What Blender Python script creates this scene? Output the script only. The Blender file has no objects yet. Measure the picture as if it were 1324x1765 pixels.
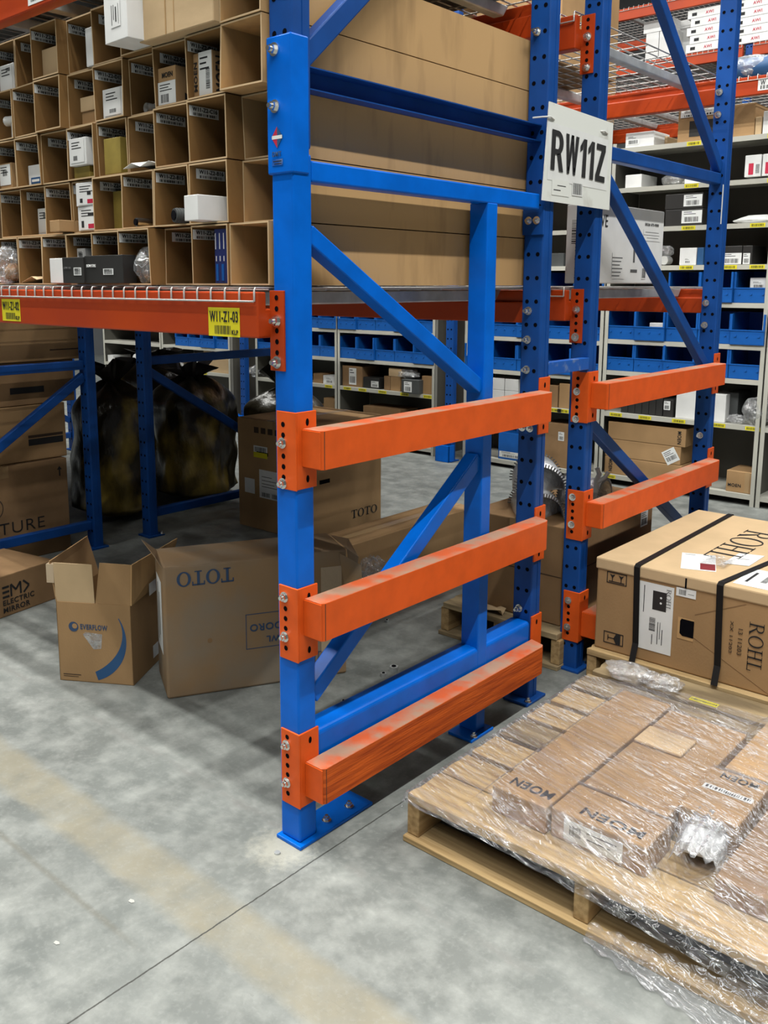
import bpy, math, random
from mathutils import Vector, Matrix
rnd = random.Random(11)
S = bpy.context.scene
C = S.collection

# ---------------------------------------------------------------- camera
FPX, CX, CY, PIT, ROL, YAW = 1554.1, 631.8, 752.06, .166918, .002058, 2.41443353 - math.pi
CAM = Vector((1.5536, -1.4885, 1.45))
def _rot():
    cy, sy = math.cos(YAW), math.sin(YAW)
    Rz = Matrix(((cy, -sy, 0), (sy, cy, 0), (0, 0, 1)))
    B = Matrix(((1, 0, 0), (0, 0, -1), (0, 1, 0)))
    cp, sp = math.cos(PIT), math.sin(PIT)
    Rp = Matrix(((1, 0, 0), (0, cp, -sp), (0, sp, cp)))
    cr, sr = math.cos(ROL), math.sin(ROL)
    Rr = Matrix(((cr, -sr, 0), (sr, cr, 0), (0, 0, 1)))
    return Rr @ Rp @ B @ Rz
RM = _rot()
def at(x, y, ax, v):
    """where the line of sight through photo pixel (x, y) meets the plane axis=v"""
    d = RM.transposed() @ Vector(((x - CX) / FPX, (y - CY) / FPX, 1))
    return CAM + d * ((v - CAM[ax]) / d[ax])
cd = bpy.data.cameras.new('camera'); cam = bpy.data.objects.new('camera', cd); C.objects.link(cam)
cd.sensor_fit = 'VERTICAL'; cd.sensor_height = 36; cd.sensor_width = 27
cd.lens = FPX * 36 / 1765
cd.shift_x = (662 - CX) / 1765; cd.shift_y = -(882.5 - CY) / 1765
cd.clip_start = .05; cd.clip_end = 100
mw = Matrix((RM[0], -RM[1], -RM[2])).transposed().to_4x4(); mw.translation = CAM
cam.matrix_world = mw
S.camera = cam

# ---------------------------------------------------------------- light, world, exposure
w = bpy.data.worlds.new('world'); S.world = w; w.use_nodes = True
w.node_tree.nodes['Background'].inputs[0].default_value = (.86, .93, 1, 1)
w.node_tree.nodes['Background'].inputs[1].default_value = .25
S.view_settings.view_transform = 'Standard'; S.view_settings.look = 'None'
S.cycles.diffuse_bounces = 1; S.cycles.transparent_max_bounces = 12
S.view_settings.gamma = 1; S.view_settings.exposure = 0.28
CROSS_LAMPS = [(2.9, y) for y in (-5.5, -2.8, -.1, 2.6, 5.3)]   # lamps over the cross aisle on the right
CROSS_W = 130
LAMP_ROWS = [(-.62, [-8.6, -5.8, -3.0, -.2], 115), (-1.45, [-7.4, -4.6, -1.8, .9], 115), (-4.8, [-7, -3, 1, 5], 20), (3.6, [-9.5, -6.7, -3.9, -1.1], 125), (6.9, [-9, -5, -1, 3], 42), (11.5, [-8, -3, 2], 25)]
LAMP_Z = 7.4
def lamp_light(x, y, root, LAMP_W):
    l = bpy.data.lights.new('strip_light', 'AREA'); l.shape = 'RECTANGLE'; l.size = 2.3; l.size_y = .12
    l.energy = LAMP_W; l.color = (1, 1, .955)
    o = bpy.data.objects.new('strip_light', l); C.objects.link(o); o.location = (0, 0, -.09); o.parent = root

# ---------------------------------------------------------------- materials
M = {}
def srgb(r, g, b):
    f = lambda c: (c / 255 / 12.92) if c / 255 <= .04045 else ((c / 255 + .055) / 1.055) ** 2.4
    return (f(r), f(g), f(b), 1)
def mat(name, col, rough=.5, metal=0, var=.0, scale=6, col2=None, bump=0, bscale=60, stretch=(1, 1, 1), spec=.5, thr=None):
    m = bpy.data.materials.new(name); m.use_nodes = True; nt = m.node_tree; N = nt.nodes; L = nt.links
    p = N['Principled BSDF']; p.inputs['Roughness'].default_value = rough; p.inputs['Metallic'].default_value = metal
    p.inputs['Specular IOR Level'].default_value = spec
    p.inputs['Base Color'].default_value = col
    tc = N.new('ShaderNodeTexCoord'); mp = N.new('ShaderNodeMapping'); mp.inputs['Scale'].default_value = stretch
    L.new(tc.outputs['Object'], mp.inputs[0])
    if var or col2:
        n = N.new('ShaderNodeTexNoise'); n.inputs['Scale'].default_value = scale; n.inputs['Detail'].default_value = 6
        L.new(mp.outputs[0], n.inputs['Vector'])
        r = N.new('ShaderNodeValToRGB')
        a, b = thr or (.35, .65)
        r.color_ramp.elements[0].position = a; r.color_ramp.elements[1].position = b
        c2 = col2 or tuple(min(1, c * (1 + var)) for c in col[:3]) + (1,)
        c1 = col if col2 else tuple(c * (1 - var) for c in col[:3]) + (1,)
        r.color_ramp.elements[0].color = c1; r.color_ramp.elements[1].color = c2
        L.new(n.outputs[0], r.inputs[0]); L.new(r.outputs[0], p.inputs['Base Color'])
    if bump:
        n2 = N.new('ShaderNodeTexNoise'); n2.inputs['Scale'].default_value = bscale; n2.inputs['Detail'].default_value = 4
        L.new(mp.outputs[0], n2.inputs['Vector'])
        bn = N.new('ShaderNodeBump'); bn.inputs['Strength'].default_value = bump; bn.inputs['Distance'].default_value = .01
        L.new(n2.outputs[0], bn.inputs['Height']); L.new(bn.outputs[0], p.inputs['Normal'])
    M[name] = m
    return m
mat('blue_new', (.0, .140, .68, 1), .35, spec=.2, var=.10, scale=9, bump=.04, bscale=30)
mat('blue_old', (.006, .068, .30, 1), .45, spec=.3, var=.14, scale=7, bump=.04, bscale=30)
mat('blue_scuffed', (.006, .10, .45, 1), .5, col2=(.25, .33, .45, 1), scale=22, thr=(.55, .8), bump=.1)
mat('orange_guard', (.76, .105, .012, 1), .45, spec=.25, var=.08, scale=14, bump=.05, bscale=40)
mat('orange_worn', (.70, .125, .018, 1), .6, spec=.2, col2=(.42, .065, .012, 1), scale=26, stretch=(1, .16, 2.5), thr=(.38, .66), bump=.2, bscale=90)
mat('orange_dusty', (.70, .12, .03, 1), .7, col2=(.46, .27, .18, 1), scale=14, thr=(.36, .62), bump=.05)
mat('orange_beam', (.52, .060, .006, 1), .4, spec=.3, col2=(.42, .045, .009, 1), scale=3, stretch=(1, 1, 1.5), bump=.03)
mat('steel', (.80, .80, .78, 1), .22, 1)
mat('galvanised', (.55, .57, .57, 1), .45, .55, var=.12, scale=20)
mat('wire', (.50, .48, .46, 1), .4, .5)
mat('hole', (.004, .004, .006, 1), .95, spec=.05)
mat('card', (.40, .245, .118, 1), .8, var=.10, scale=5, bump=.08, bscale=160, stretch=(1, 1, .6), spec=.2)
mat('card_bin', (.26, .142, .052, 1), .85, var=.10, scale=7, bump=.05, bscale=120, spec=.15)  # bin cardboard darkened to deepen the shade inside the bins
mat('card_side', (.55, .34, .155, 1), .8, col2=(.36, .22, .10, 1), scale=16, stretch=(1, 1, .22), thr=(.52, .82), bump=.05, spec=.2)
mat('card_pale', (.60, .43, .25, 1), .8, var=.05, scale=8, bump=.05, spec=.2)
mat('card_dark', (.30, .18, .09, 1), .85, var=.12, scale=6, bump=.08, spec=.2)
mat('card_dusty', (.34, .22, .12, 1), .85, col2=(.29, .235, .175, 1), scale=4, thr=(.4, .65), bump=.06, spec=.15)
mat('tape', (.46, .30, .15, 1), .25, spec=.6)
mat('clear_tape', (.55, .42, .28, 1), .18, spec=.6, bump=.2, bscale=50)
mat('white', (.82, .83, .82, 1), .55, var=.04, scale=12)
mat('white_card', (.80, .80, .79, 1), .6, var=.05, scale=9)
mat('sign_white', (.82, .84, .80, 1), .5, col2=(.50, .48, .42, 1), scale=9, thr=(.6, .85))
mat('yellow', (.80, .70, .02, 1), .45)
mat('ink', (.012, .012, .013, 1), .7)
mat('ink_brown', (.055, .032, .018, 1), .8)
mat('ink_blue', (.035, .075, .16, 1), .7)
mat('ink_grey', (.10, .10, .10, 1), .7)
mat('red', (.55, .02, .06, 1), .5)
mat('logo_blue', (.02, .09, .23, 1), .5)
mat('maroon', (.22, .015, .02, 1), .5)
mat('black_card', (.022, .021, .02, 1), .5, var=.2)
mat('charcoal', (.06, .065, .065, 1), .6, var=.15)
mat('blue_bin', (.006, .105, .42, 1), .38, var=.06, scale=12)
mat('navy_plastic', (.02, .03, .14, 1), .3)
mat('concrete_chip', (.45, .45, .42, 1), .8)
mat('shelf', (.50, .49, .43, 1), .5, var=.05, scale=5)
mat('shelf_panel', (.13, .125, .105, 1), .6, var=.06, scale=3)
mat('strap', (.010, .009, .009, 1), .6, spec=.2)
mat('gold_box', (.36, .27, .06, 1), .5, var=.12, scale=20)
mat('wood', (.60, .42, .21, 1), .75, col2=(.33, .21, .09, 1), scale=60, stretch=(.05, 1, 1), thr=(.40, .72), bump=.25, bscale=40, spec=.2)
mat('wood_y', (.50, .335, .16, 1), .75, col2=(.28, .175, .075, 1), scale=60, stretch=(1, .05, 1), thr=(.40, .72), bump=.25, bscale=40, spec=.2)
mat('wood_old', (.40, .30, .17, 1), .85, col2=(.21, .155, .09, 1), scale=14, stretch=(.25, 1, 1), thr=(.4, .62), bump=.4, bscale=50, spec=.15)
mat('pvc', (.62, .62, .60, 1), .3)
mat('grey_metal', (.25, .25, .24, 1), .35, .8)
mat('ceiling_white', (.22, .225, .23, 1), .9)  # bright ceiling coloured dark to cut bounced light
mat('wall_paint', (.13, .135, .14, 1), .85, var=.03)  # walls kept dark to hold down ambient bounce
mat('bag_dark', (.022, .018, .010, 1), .30, col2=(.60, .42, .08, 1), scale=3.4, thr=(.50, .74), bump=.9, bscale=16, stretch=(1, 1, .55), spec=.6)  # gold film tone, raised to stand in for highlights on the lumps
mat('bag_knot', (.012, .009, .006, 1), .45, bump=.5, bscale=20, spec=.7)
mat('bag_tan', (.30, .20, .10, 1), .5, var=.3, bump=.4, bscale=30)
mat('chrome', (.82, .83, .84, 1), .32, .55, bump=.5, bscale=70)
def film(name, haze, tint, streak=(1, 1, 1), bs=30, strength=.8, amt=(.05, .5), crease=.6):
    """thin plastic film: mostly see-through, glossy, milky where it is folded"""
    m = bpy.data.materials.new(name); m.use_nodes = True; nt = m.node_tree; N = nt.nodes; L = nt.links
    for n in list(N): N.remove(n)
    out = N.new('ShaderNodeOutputMaterial'); tc = N.new('ShaderNodeTexCoord'); mp = N.new('ShaderNodeMapping')
    mp.inputs['Scale'].default_value = streak
    mr = N.new('ShaderNodeMapping'); mr.inputs['Rotation'].default_value = (0, 0, math.radians(14)); L.new(tc.outputs['Object'], mr.inputs[0]); L.new(mr.outputs[0], mp.inputs[0])
    n1 = N.new('ShaderNodeTexNoise'); n1.inputs['Scale'].default_value = bs; n1.inputs['Detail'].default_value = 5; n1.inputs['Distortion'].default_value = .6
    L.new(mp.outputs[0], n1.inputs['Vector'])
    b = N.new('ShaderNodeBump'); b.inputs['Strength'].default_value = strength; b.inputs['Distance'].default_value = .02
    L.new(n1.outputs[0], b.inputs['Height'])
    g = N.new('ShaderNodeBsdfGlossy'); g.inputs['Roughness'].default_value = .16; g.inputs['Color'].default_value = (1, 1, 1, 1)
    L.new(b.outputs[0], g.inputs['Normal'])
    d = N.new('ShaderNodeBsdfDiffuse'); d.inputs['Color'].default_value = tint; L.new(b.outputs[0], d.inputs['Normal'])
    t = N.new('ShaderNodeBsdfTransparent'); t.inputs['Color'].default_value = (.97, .97, .98, 1)
    r = N.new('ShaderNodeValToRGB'); r.color_ramp.elements[0].position = .52; r.color_ramp.elements[1].position = .78
    r.color_ramp.elements[0].color = (haze[0],) * 3 + (1,); r.color_ramp.elements[1].color = (haze[1],) * 3 + (1,)
    n2 = N.new('ShaderNodeTexNoise'); n2.inputs['Scale'].default_value = bs * .55; n2.inputs['Detail'].default_value = 7
    L.new(mp.outputs[0], n2.inputs['Vector']); L.new(n2.outputs[0], r.inputs[0])
    n4 = N.new('ShaderNodeTexNoise'); n4.inputs['Scale'].default_value = 4.5; L.new(tc.outputs['Object'], n4.inputs['Vector'])
    r3 = N.new('ShaderNodeMapRange'); r3.inputs[1].default_value = .40; r3.inputs[2].default_value = .55; L.new(n4.outputs[0], r3.inputs[0])
    m1 = N.new('ShaderNodeMixShader'); L.new(r.outputs[0], m1.inputs[0]); L.new(t.outputs[0], m1.inputs[1]); L.new(d.outputs[0], m1.inputs[2])
    r2 = N.new('ShaderNodeValToRGB'); r2.color_ramp.elements[0].position = .45; r2.color_ramp.elements[1].position = .7
    r2.color_ramp.elements[0].color = (amt[0],) * 3 + (1,); r2.color_ramp.elements[1].color = (amt[1],) * 3 + (1,)
    L.new(n1.outputs[0], r2.inputs[0])
    # thin white crease lines in the film
    n3 = N.new('ShaderNodeTexNoise'); n3.inputs['Scale'].default_value = bs * .8; n3.inputs['Detail'].default_value = 3; n3.inputs['Distortion'].default_value = 1.2
    L.new(mp.outputs[0], n3.inputs['Vector'])
    a1 = N.new('ShaderNodeMath'); a1.operation = 'SUBTRACT'; a1.inputs[1].default_value = .5; L.new(n3.outputs[0], a1.inputs[0])
    a2 = N.new('ShaderNodeMath'); a2.operation = 'ABSOLUTE'; L.new(a1.outputs[0], a2.inputs[0])
    a3 = N.new('ShaderNodeMapRange'); a3.inputs[1].default_value = .022; a3.inputs[2].default_value = .0; a3.inputs[4].default_value = crease; L.new(a2.outputs[0], a3.inputs[0])
    a4 = N.new('ShaderNodeMath'); a4.operation = 'MULTIPLY'; L.new(a3.outputs[0], a4.inputs[0]); L.new(r3.outputs[0], a4.inputs[1])
    dw = N.new('ShaderNodeBsdfDiffuse'); dw.inputs['Color'].default_value = (.9, .9, .92, 1)
    m0 = N.new('ShaderNodeMixShader'); L.new(a4.outputs[0], m0.inputs[0]); L.new(m1.outputs[0], m0.inputs[1]); L.new(dw.outputs[0], m0.inputs[2]); m1 = m0
    m2 = N.new('ShaderNodeMixShader'); L.new(r2.outputs[0], m2.inputs[0]); L.new(m1.outputs[0], m2.inputs[1]); L.new(g.outputs[0], m2.inputs[2])
    L.new(m2.outputs[0], out.inputs[0])
    M[name] = m
film('wrap_film', (.06, .38), (.60, .60, .68, 1), streak=(.22, 3.0, 1.5), bs=44, strength=1.0, amt=(.05, .42), crease=.9)
film('clear_bag', (.12, .5), (.7, .72, .74, 1), bs=30, strength=1, amt=(.08, .38), crease=.5)
def floor_mat():
    m = bpy.data.materials.new('concrete'); m.use_nodes = True; nt = m.node_tree; N = nt.nodes; L = nt.links
    p = N['Principled BSDF']; tc = N.new('ShaderNodeTexCoord'); sp = N.new('ShaderNodeSeparateXYZ')
    L.new(tc.outputs['Object'], sp.inputs[0])
    def noise(sc, det=6, st=(1, 1, 1)):
        mp = N.new('ShaderNodeMapping'); mp.inputs['Scale'].default_value = st; L.new(tc.outputs['Object'], mp.inputs[0])
        n = N.new('ShaderNodeTexNoise'); n.inputs['Scale'].default_value = sc; n.inputs['Detail'].default_value = det
        n.inputs['Roughness'].default_value = .62; L.new(mp.outputs[0], n.inputs['Vector']); return n.outputs[0]
    def math_(op, a, b=None, c=None):
        n = N.new('ShaderNodeMath'); n.operation = op
        for i, v in enumerate((a, b, c)):
            if v is None: continue
            if isinstance(v, (int, float)): n.inputs[i].default_value = v
            else: L.new(v, n.inputs[i])
        return n.outputs[0]
    def ramp(v, a, b):
        n = N.new('ShaderNodeMapRange'); n.inputs[1].default_value = a; n.inputs[2].default_value = b; L.new(v, n.inputs[0]); return n.outputs[0]
    def mix(f, a, b):
        n = N.new('ShaderNodeMix'); n.data_type = 'RGBA'
        if isinstance(f, (int, float)): n.inputs[0].default_value = f
        else: L.new(f, n.inputs[0])
        for i, v in ((6, a), (7, b)):
            if isinstance(v, tuple): n.inputs[i].default_value = v
            else: L.new(v, n.inputs[i])
        return n.outputs[2]
    x, y = sp.outputs[0], sp.outputs[1]
    big = noise(1.6, 5); fine = noise(9, 8); sp1 = noise(40, 4)
    col = mix(ramp(big, .3, .7), (.130, .142, .134, 1), (.225, .238, .225, 1))
    col = mix(math_('MULTIPLY', ramp(noise(2.7, 9), .42, .60), .35), col, (.12, .125, .115, 1))
    col = mix(ramp(fine, .42, .72), col, (.32, .33, .31, 1))
    col = mix(math_('MULTIPLY', ramp(sp1, .35, .7), .22), col, (.17, .18, .175, 1))
    # worn yellow floor line along the aisle
    wob = math_('MULTIPLY', math_('SUBTRACT', fine, .5), .05)
    yy = math_('ABSOLUTE', math_('ADD', math_('SUBTRACT', y, -.315), wob))
    band = ramp(yy, .085, .05)
    wear = ramp(noise(5, 6), .2, .55)
    col = mix(math_('MULTIPLY', math_('MULTIPLY', band, wear), .8), col, (.275, .25, .185, 1))
    # dark scuff line next to it
    y2 = math_('ABSOLUTE', math_('ADD', math_('SUBTRACT', y, -.495), math_('MULTIPLY', wob, .25)))
    col = mix(math_('MULTIPLY', math_('MULTIPLY', ramp(y2, .012, .002), ramp(x, .02, -.12)), .6), col, (.15, .145, .12, 1))
    # broken darker line along the racking front
    y3 = math_('ABSOLUTE', math_('ADD', math_('SUBTRACT', y, .03), wob))
    col = mix(math_('MULTIPLY', math_('MULTIPLY', ramp(y3, .02, .004), ramp(fine, .45, .6)), .5), col, (.17, .165, .155, 1))
    # fine pale speckle and plaster dust beside the corner post
    sp2 = noise(70, 5)
    col = mix(math_('MULTIPLY', ramp(sp2, .52, .75), .22), col, (.42, .43, .41, 1))
    dx = math_('ADD', x, .035); dy = math_('ADD', y, .035)
    rr_ = math_('SQRT', math_('ADD', math_('MULTIPLY', dx, dx), math_('MULTIPLY', dy, dy)))
    col = mix(math_('MULTIPLY', ramp(math_('ADD', rr_, math_('MULTIPLY', math_('SUBTRACT', sp1, .5), .12)), .10, .04), .5), col, (.52, .50, .42, 1))
    # saw-cut joints
    for x0 in (.066, -5.9, 6.1):
        xj = math_('ABSOLUTE', math_('ADD', math_('SUBTRACT', x, x0), math_('MULTIPLY', math_('SUBTRACT', sp1, .5), .006)))
        col = mix(ramp(xj, .0028, .0012), col, (.05, .05, .045, 1))
    # long scratches
    n = noise(7, 3, (1, 5, 1)); sc = math_('ABSOLUTE', math_('SUBTRACT', n, .5))
    col = mix(math_('MULTIPLY', ramp(sc, .004, .0), math_('MULTIPLY', ramp(big, .5, .62), .45)), col, (.13, .13, .12, 1))
    n = noise(11, 2, (4, 1, 1)); sc = math_('ABSOLUTE', math_('SUBTRACT', n, .47))
    col = mix(math_('MULTIPLY', ramp(sc, .003, .0), math_('MULTIPLY', ramp(big, .54, .6), .35)), col, (.12, .12, .11, 1))
    L.new(col, p.inputs['Base Color'])
    rr = N.new('ShaderNodeMapRange'); rr.inputs[3].default_value = .42; rr.inputs[4].default_value = .7; L.new(fine, rr.inputs[0]); L.new(rr.outputs[0], p.inputs['Roughness'])
    b = N.new('ShaderNodeBump'); b.inputs['Strength'].default_value = .25; b.inputs['Distance'].default_value = .004
    L.new(fine, b.inputs['Height']); L.new(b.outputs[0], p.inputs['Normal'])
    M['concrete'] = m
floor_mat()

# ---------------------------------------------------------------- mesh helpers
class MB:
    def __init__(s): s.v = []; s.f = []; s.m = []; s.sm = []
    def add(s, vs, fs, m=0, smooth=False):
        b = len(s.v); s.v += [Vector(v) for v in vs]
        for f in fs: s.f.append([i + b for i in f]); s.m.append(m); s.sm.append(smooth)
        return s
    def box(s, x0, x1, y0, y1, z0, z1, m=0, T=None):
        x0, x1 = sorted((x0, x1)); y0, y1 = sorted((y0, y1)); z0, z1 = sorted((z0, z1))
        vs = [Vector(p) for p in ((x0, y0, z0), (x1, y0, z0), (x1, y1, z0), (x0, y1, z0), (x0, y0, z1), (x1, y0, z1), (x1, y1, z1), (x0, y1, z1))]
        if T: vs = [T @ v for v in vs]
        return s.add(vs, [(0, 3, 2, 1), (4, 5, 6, 7), (0, 1, 5, 4), (1, 2, 6, 5), (2, 3, 7, 6), (3, 0, 4, 7)], m)
    def prism(s, pts, d, m=0):
        """polygon pts (list of 3D) swept by vector d"""
        n = len(pts); d = Vector(d); P = [Vector(p) for p in pts]
        nn = Vector((0, 0, 0))
        for i in range(n): nn += P[i].cross(P[(i + 1) % n])
        if nn.dot(d) > 0: P.reverse()
        return s.add(P + [p + d for p in P], [tuple(range(n)), tuple(range(2 * n - 1, n - 1, -1))] + [(i, i + n, (i + 1) % n + n, (i + 1) % n) for i in range(n)], m)
    def bar(s, a, b, up, w, h, m=0):
        """rectangular bar from a to b; h along up, w sideways"""
        a, b = Vector(a), Vector(b); d = (b - a).normalized(); side = d.cross(Vector(up)).normalized(); u = side.cross(d).normalized()
        pts = [a + side * (i * w / 2) + u * (j * h / 2) for i, j in ((-1, -1), (1, -1), (1, 1), (-1, 1))]
        return s.prism(pts, b - a, m)
    def cyl(s, a, b, r, n=12, m=0, r2=None, caps=True, smooth=True):
        a, b = Vector(a), Vector(b); d = (b - a).normalized(); r2 = r if r2 is None else r2
        e = d.orthogonal().normalized(); g = d.cross(e)
        A = [a + (e * math.cos(t) + g * math.sin(t)) * r for t in (2 * math.pi * k / n for k in range(n))]
        B = [b + (e * math.cos(t) + g * math.sin(t)) * r2 for t in (2 * math.pi * k / n for k in range(n))]
        s.add(A + B, [(i, (i + 1) % n, (i + 1) % n + n, i + n) for i in range(n)], m, smooth)
        if caps: s.add(A, [tuple(range(n - 1, -1, -1))], m); s.add(B, [tuple(range(n))], m)
        return s
    def tube(s, path, r, n=6, m=0):
        P = [Vector(p) for p in path]; rings = []
        for i, p in enumerate(P):
            d = (P[min(i + 1, len(P) - 1)] - P[max(i - 1, 0)]).normalized()
            e = d.cross(Vector((0.13, .31, 1))).normalized() if abs(d.z) < .95 else d.cross(Vector((1, 0, 0))).normalized()
            g = d.cross(e)
            rings.append([p + (e * math.cos(2 * math.pi * k / n) + g * math.sin(2 * math.pi * k / n)) * r for k in range(n)])
        vs = [v for q in rings for v in q]
        fs = [(i * n + k, i * n + (k + 1) % n, (i + 1) * n + (k + 1) % n, (i + 1) * n + k) for i in range(len(P) - 1) for k in range(n)]
        s.add(vs, fs, m, True); s.add(rings[0], [tuple(range(n - 1, -1, -1))], m); s.add(rings[-1], [tuple(range(n))], m)
        return s
    def disc(s, c, nrm, r, m=0, n=10, e=.0006, sx=1, sz=1):
        c = Vector(c); nrm = Vector(nrm).normalized(); u = Vector((0, 0, 1)) if abs(nrm.z) < .9 else Vector((1, 0, 0))
        a = u.cross(nrm).normalized(); c = c + nrm * e
        return s.add([c + a * (math.cos(2 * math.pi * k / n) * r * sx) + u * (math.sin(2 * math.pi * k / n) * r * sz) for k in range(n)], [tuple(range(n))], m)
    def sheet(s, rows, m=0, smooth=True):
        h, w = len(rows), len(rows[0])
        return s.add([v for r in rows for v in r], [(i * w + j, i * w + j + 1, (i + 1) * w + j + 1, (i + 1) * w + j) for i in range(h - 1) for j in range(w - 1)], m, smooth)
    def build(s, name, mats, parent=None, bevel=0, label=None, local=False, solid=0, seg=2):
        me = bpy.data.meshes.new(name)
        vs = s.v
        if parent is not None and not local:
            inv = Wm(parent).inverted(); vs = [inv @ v for v in vs]
        me.from_pydata([tuple(v) for v in vs], [], s.f)
        if isinstance(mats, str): mats = [mats]
        for k in mats: me.materials.append(M[k])
        me.polygons.foreach_set('material_index', s.m); me.polygons.foreach_set('use_smooth', s.sm)
        me.update()
        o = bpy.data.objects.new(name, me); C.objects.link(o)
        if parent is not None: o.parent = parent
        if bevel:
            b = o.modifiers.new('b', 'BEVEL'); b.width = bevel; b.segments = seg; b.limit_method = 'ANGLE'; b.angle_limit = .6
        if solid:
            b = o.modifiers.new('s', 'SOLIDIFY'); b.thickness = solid
        if label: o['label'] = label
        return o
def Wm(o):
    m = Matrix.Translation(o.location) @ o.rotation_euler.to_matrix().to_4x4() @ Matrix.Diagonal(tuple(o.scale) + (1,))
    return Wm(o.parent) @ m if o.parent else m
def tag(o, label, cat, group=None, kind=None):
    o['label'] = label; o['category'] = cat
    if group: o['group'] = group
    if kind: o['kind'] = kind
    return o
def thing(name, label, cat, loc=(0, 0, 0), rz=0, group=None):
    o = bpy.data.objects.new(name, None); o.empty_display_size = .05; C.objects.link(o)
    o.location = loc; o.rotation_euler = (0, 0, rz)
    return tag(o, label, cat, group)
def struct(o): o['kind'] = 'structure'; return o
KIDS = {}
def copy_tree(o, loc, rz=0, label=None, scale=None, group=None):
    def rec(a, par):
        c = a.copy(); C.objects.link(c); c.parent = par
        for ch in a.children: rec(ch, c)
        return c
    c = rec(o, None); c.location = loc; c.rotation_euler = (0, 0, rz)
    if label: c['label'] = label
    if group: c['group'] = group
    if scale: c.scale = scale
    return c
# lettering -------------------------------------------------------
_tx = {}
def text_mesh(txt, bold, m):
    k = (txt, bold, m)
    if k not in _tx:
        cu = bpy.data.curves.new('lettering', 'FONT'); cu.body = txt; cu.size = 1; cu.offset = bold if bold > .04 and len(txt) > 4 and txt == 'RW11Z' else min(bold, .018); cu.space_character = 1.1; cu.extrude = .004
        o = bpy.data.objects.new('t', cu); C.objects.link(o)
        me = bpy.data.meshes.new_from_object(o); bpy.data.objects.remove(o); bpy.data.curves.remove(cu)
        me.materials.clear(); me.materials.append(M[m])
        xs = [v.co.x for v in me.vertices]; ys = [v.co.y for v in me.vertices]
        me.transform(Matrix.Translation((-min(xs), -min(ys), 0)))
        _tx[k] = (me, max(xs) - min(xs), max(ys) - min(ys))
    return _tx[k]
def place(o, parent, org, right, up, sx, sy):
    right = Vector(right).normalized(); up = Vector(up).normalized(); n = right.cross(up)
    mm = Matrix((right * sx, up * sy, n * .1)).transposed().to_4x4(); mm.translation = Vector(org) + n * .0008
    o.parent = parent; o.matrix_local = Wm(parent).inverted() @ mm
def text(parent, txt, org, right, up, w, h, m='ink', bold=.02, name='lettering'):
    """writing of width w and height h, lower-left corner at org"""
    me, tw, th = text_mesh(txt, bold, m)
    o = bpy.data.objects.new(name, me); C.objects.link(o)
    place(o, parent, org, right, up, w / tw, h / th)
    return o
def serif(parent, word, org, right, up, w, h, m, name='lettering', thin=.10, thick=.19):
    """serif capitals T O R H L built from strokes; unit letter height"""
    mb = MB(); x = 0; z = .004
    def r(x0, x1, y0, y1): mb.add([(x + x0, y0, z), (x + x1, y0, z), (x + x1, y1, z), (x + x0, y1, z)], [(0, 1, 2, 3)])
    def ring(cx, cy, rx, ry, t0, t1, a0=0, a1=360, n=28):
        vs = []
        for k in range(n + 1):
            a = math.radians(a0 + (a1 - a0) * k / n); c, s_ = math.cos(a), math.sin(a)
            vs += [(x + cx + c * rx, cy + s_ * ry, z), (x + cx + c * (rx - t0), cy + s_ * (ry - t1), z)]
        mb.add(vs, [(2 * k, 2 * k + 2, 2 * k + 3, 2 * k + 1) for k in range(n)])
    for ch in word:
        s = .8 if ch.islower() else 1; c = ch.upper()
        def R(x0, x1, y0, y1): r(x0 * s, x1 * s, y0 * s, y1 * s)
        if c == 'T':
            R(.36, .36 + thick, 0, 1); R(.2, .72, 0, thin * .7); R(0, .9, 1 - thin, 1); R(0, thin * .8, .72, 1); R(.9 - thin * .8, .9, .72, 1); wd = .98
        elif c == 'O': ring(.5 * s, .5 * s, .5 * s, .52 * s, thick * 1.05 * s, thin * .8 * s); wd = 1.08
        elif c == 'L': R(.14, .14 + thick, 0, 1); R(0, .46, 1 - thin * .6, 1); R(0, .75, 0, thin * .8); R(.75 - thin * .8, .75, 0, .28); wd = .84
        elif c == 'H': 
            R(.14, .14 + thick, 0, 1); R(.7, .7 + thick, 0, 1); R(.2, .8, .48, .48 + thin * .8)
            for a in (0, .56): R(a, a + .46, 0, thin * .6); R(a, a + .46, 1 - thin * .6, 1)
            wd = 1.1
        elif c == 'R':
            R(.14, .14 + thick, 0, 1); R(0, .46, 0, thin * .6); R(0, .4, 1 - thin * .6, 1); R(.2, .45, 1 - thin * .7, 1); R(.2, .45, .48, .48 + thin * .7)
            ring(.45, .74, .33, .26, thick, thin * .7, -90, 90)
            mb.add([(x + .38, .5, z), (x + .38 + thick, .5, z), (x + 1.0, 0, z), (x + .80, 0, z)], [(3, 2, 1, 0)]); R(.75, 1.06, 0, thin * .6); wd = 1.06
        x += wd * s
    xs = [v.x for v in mb.v]; W_ = max(xs)
    o = mb.build(name, m); place(o, parent, org, right, up, w / W_, h)
    return o
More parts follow.
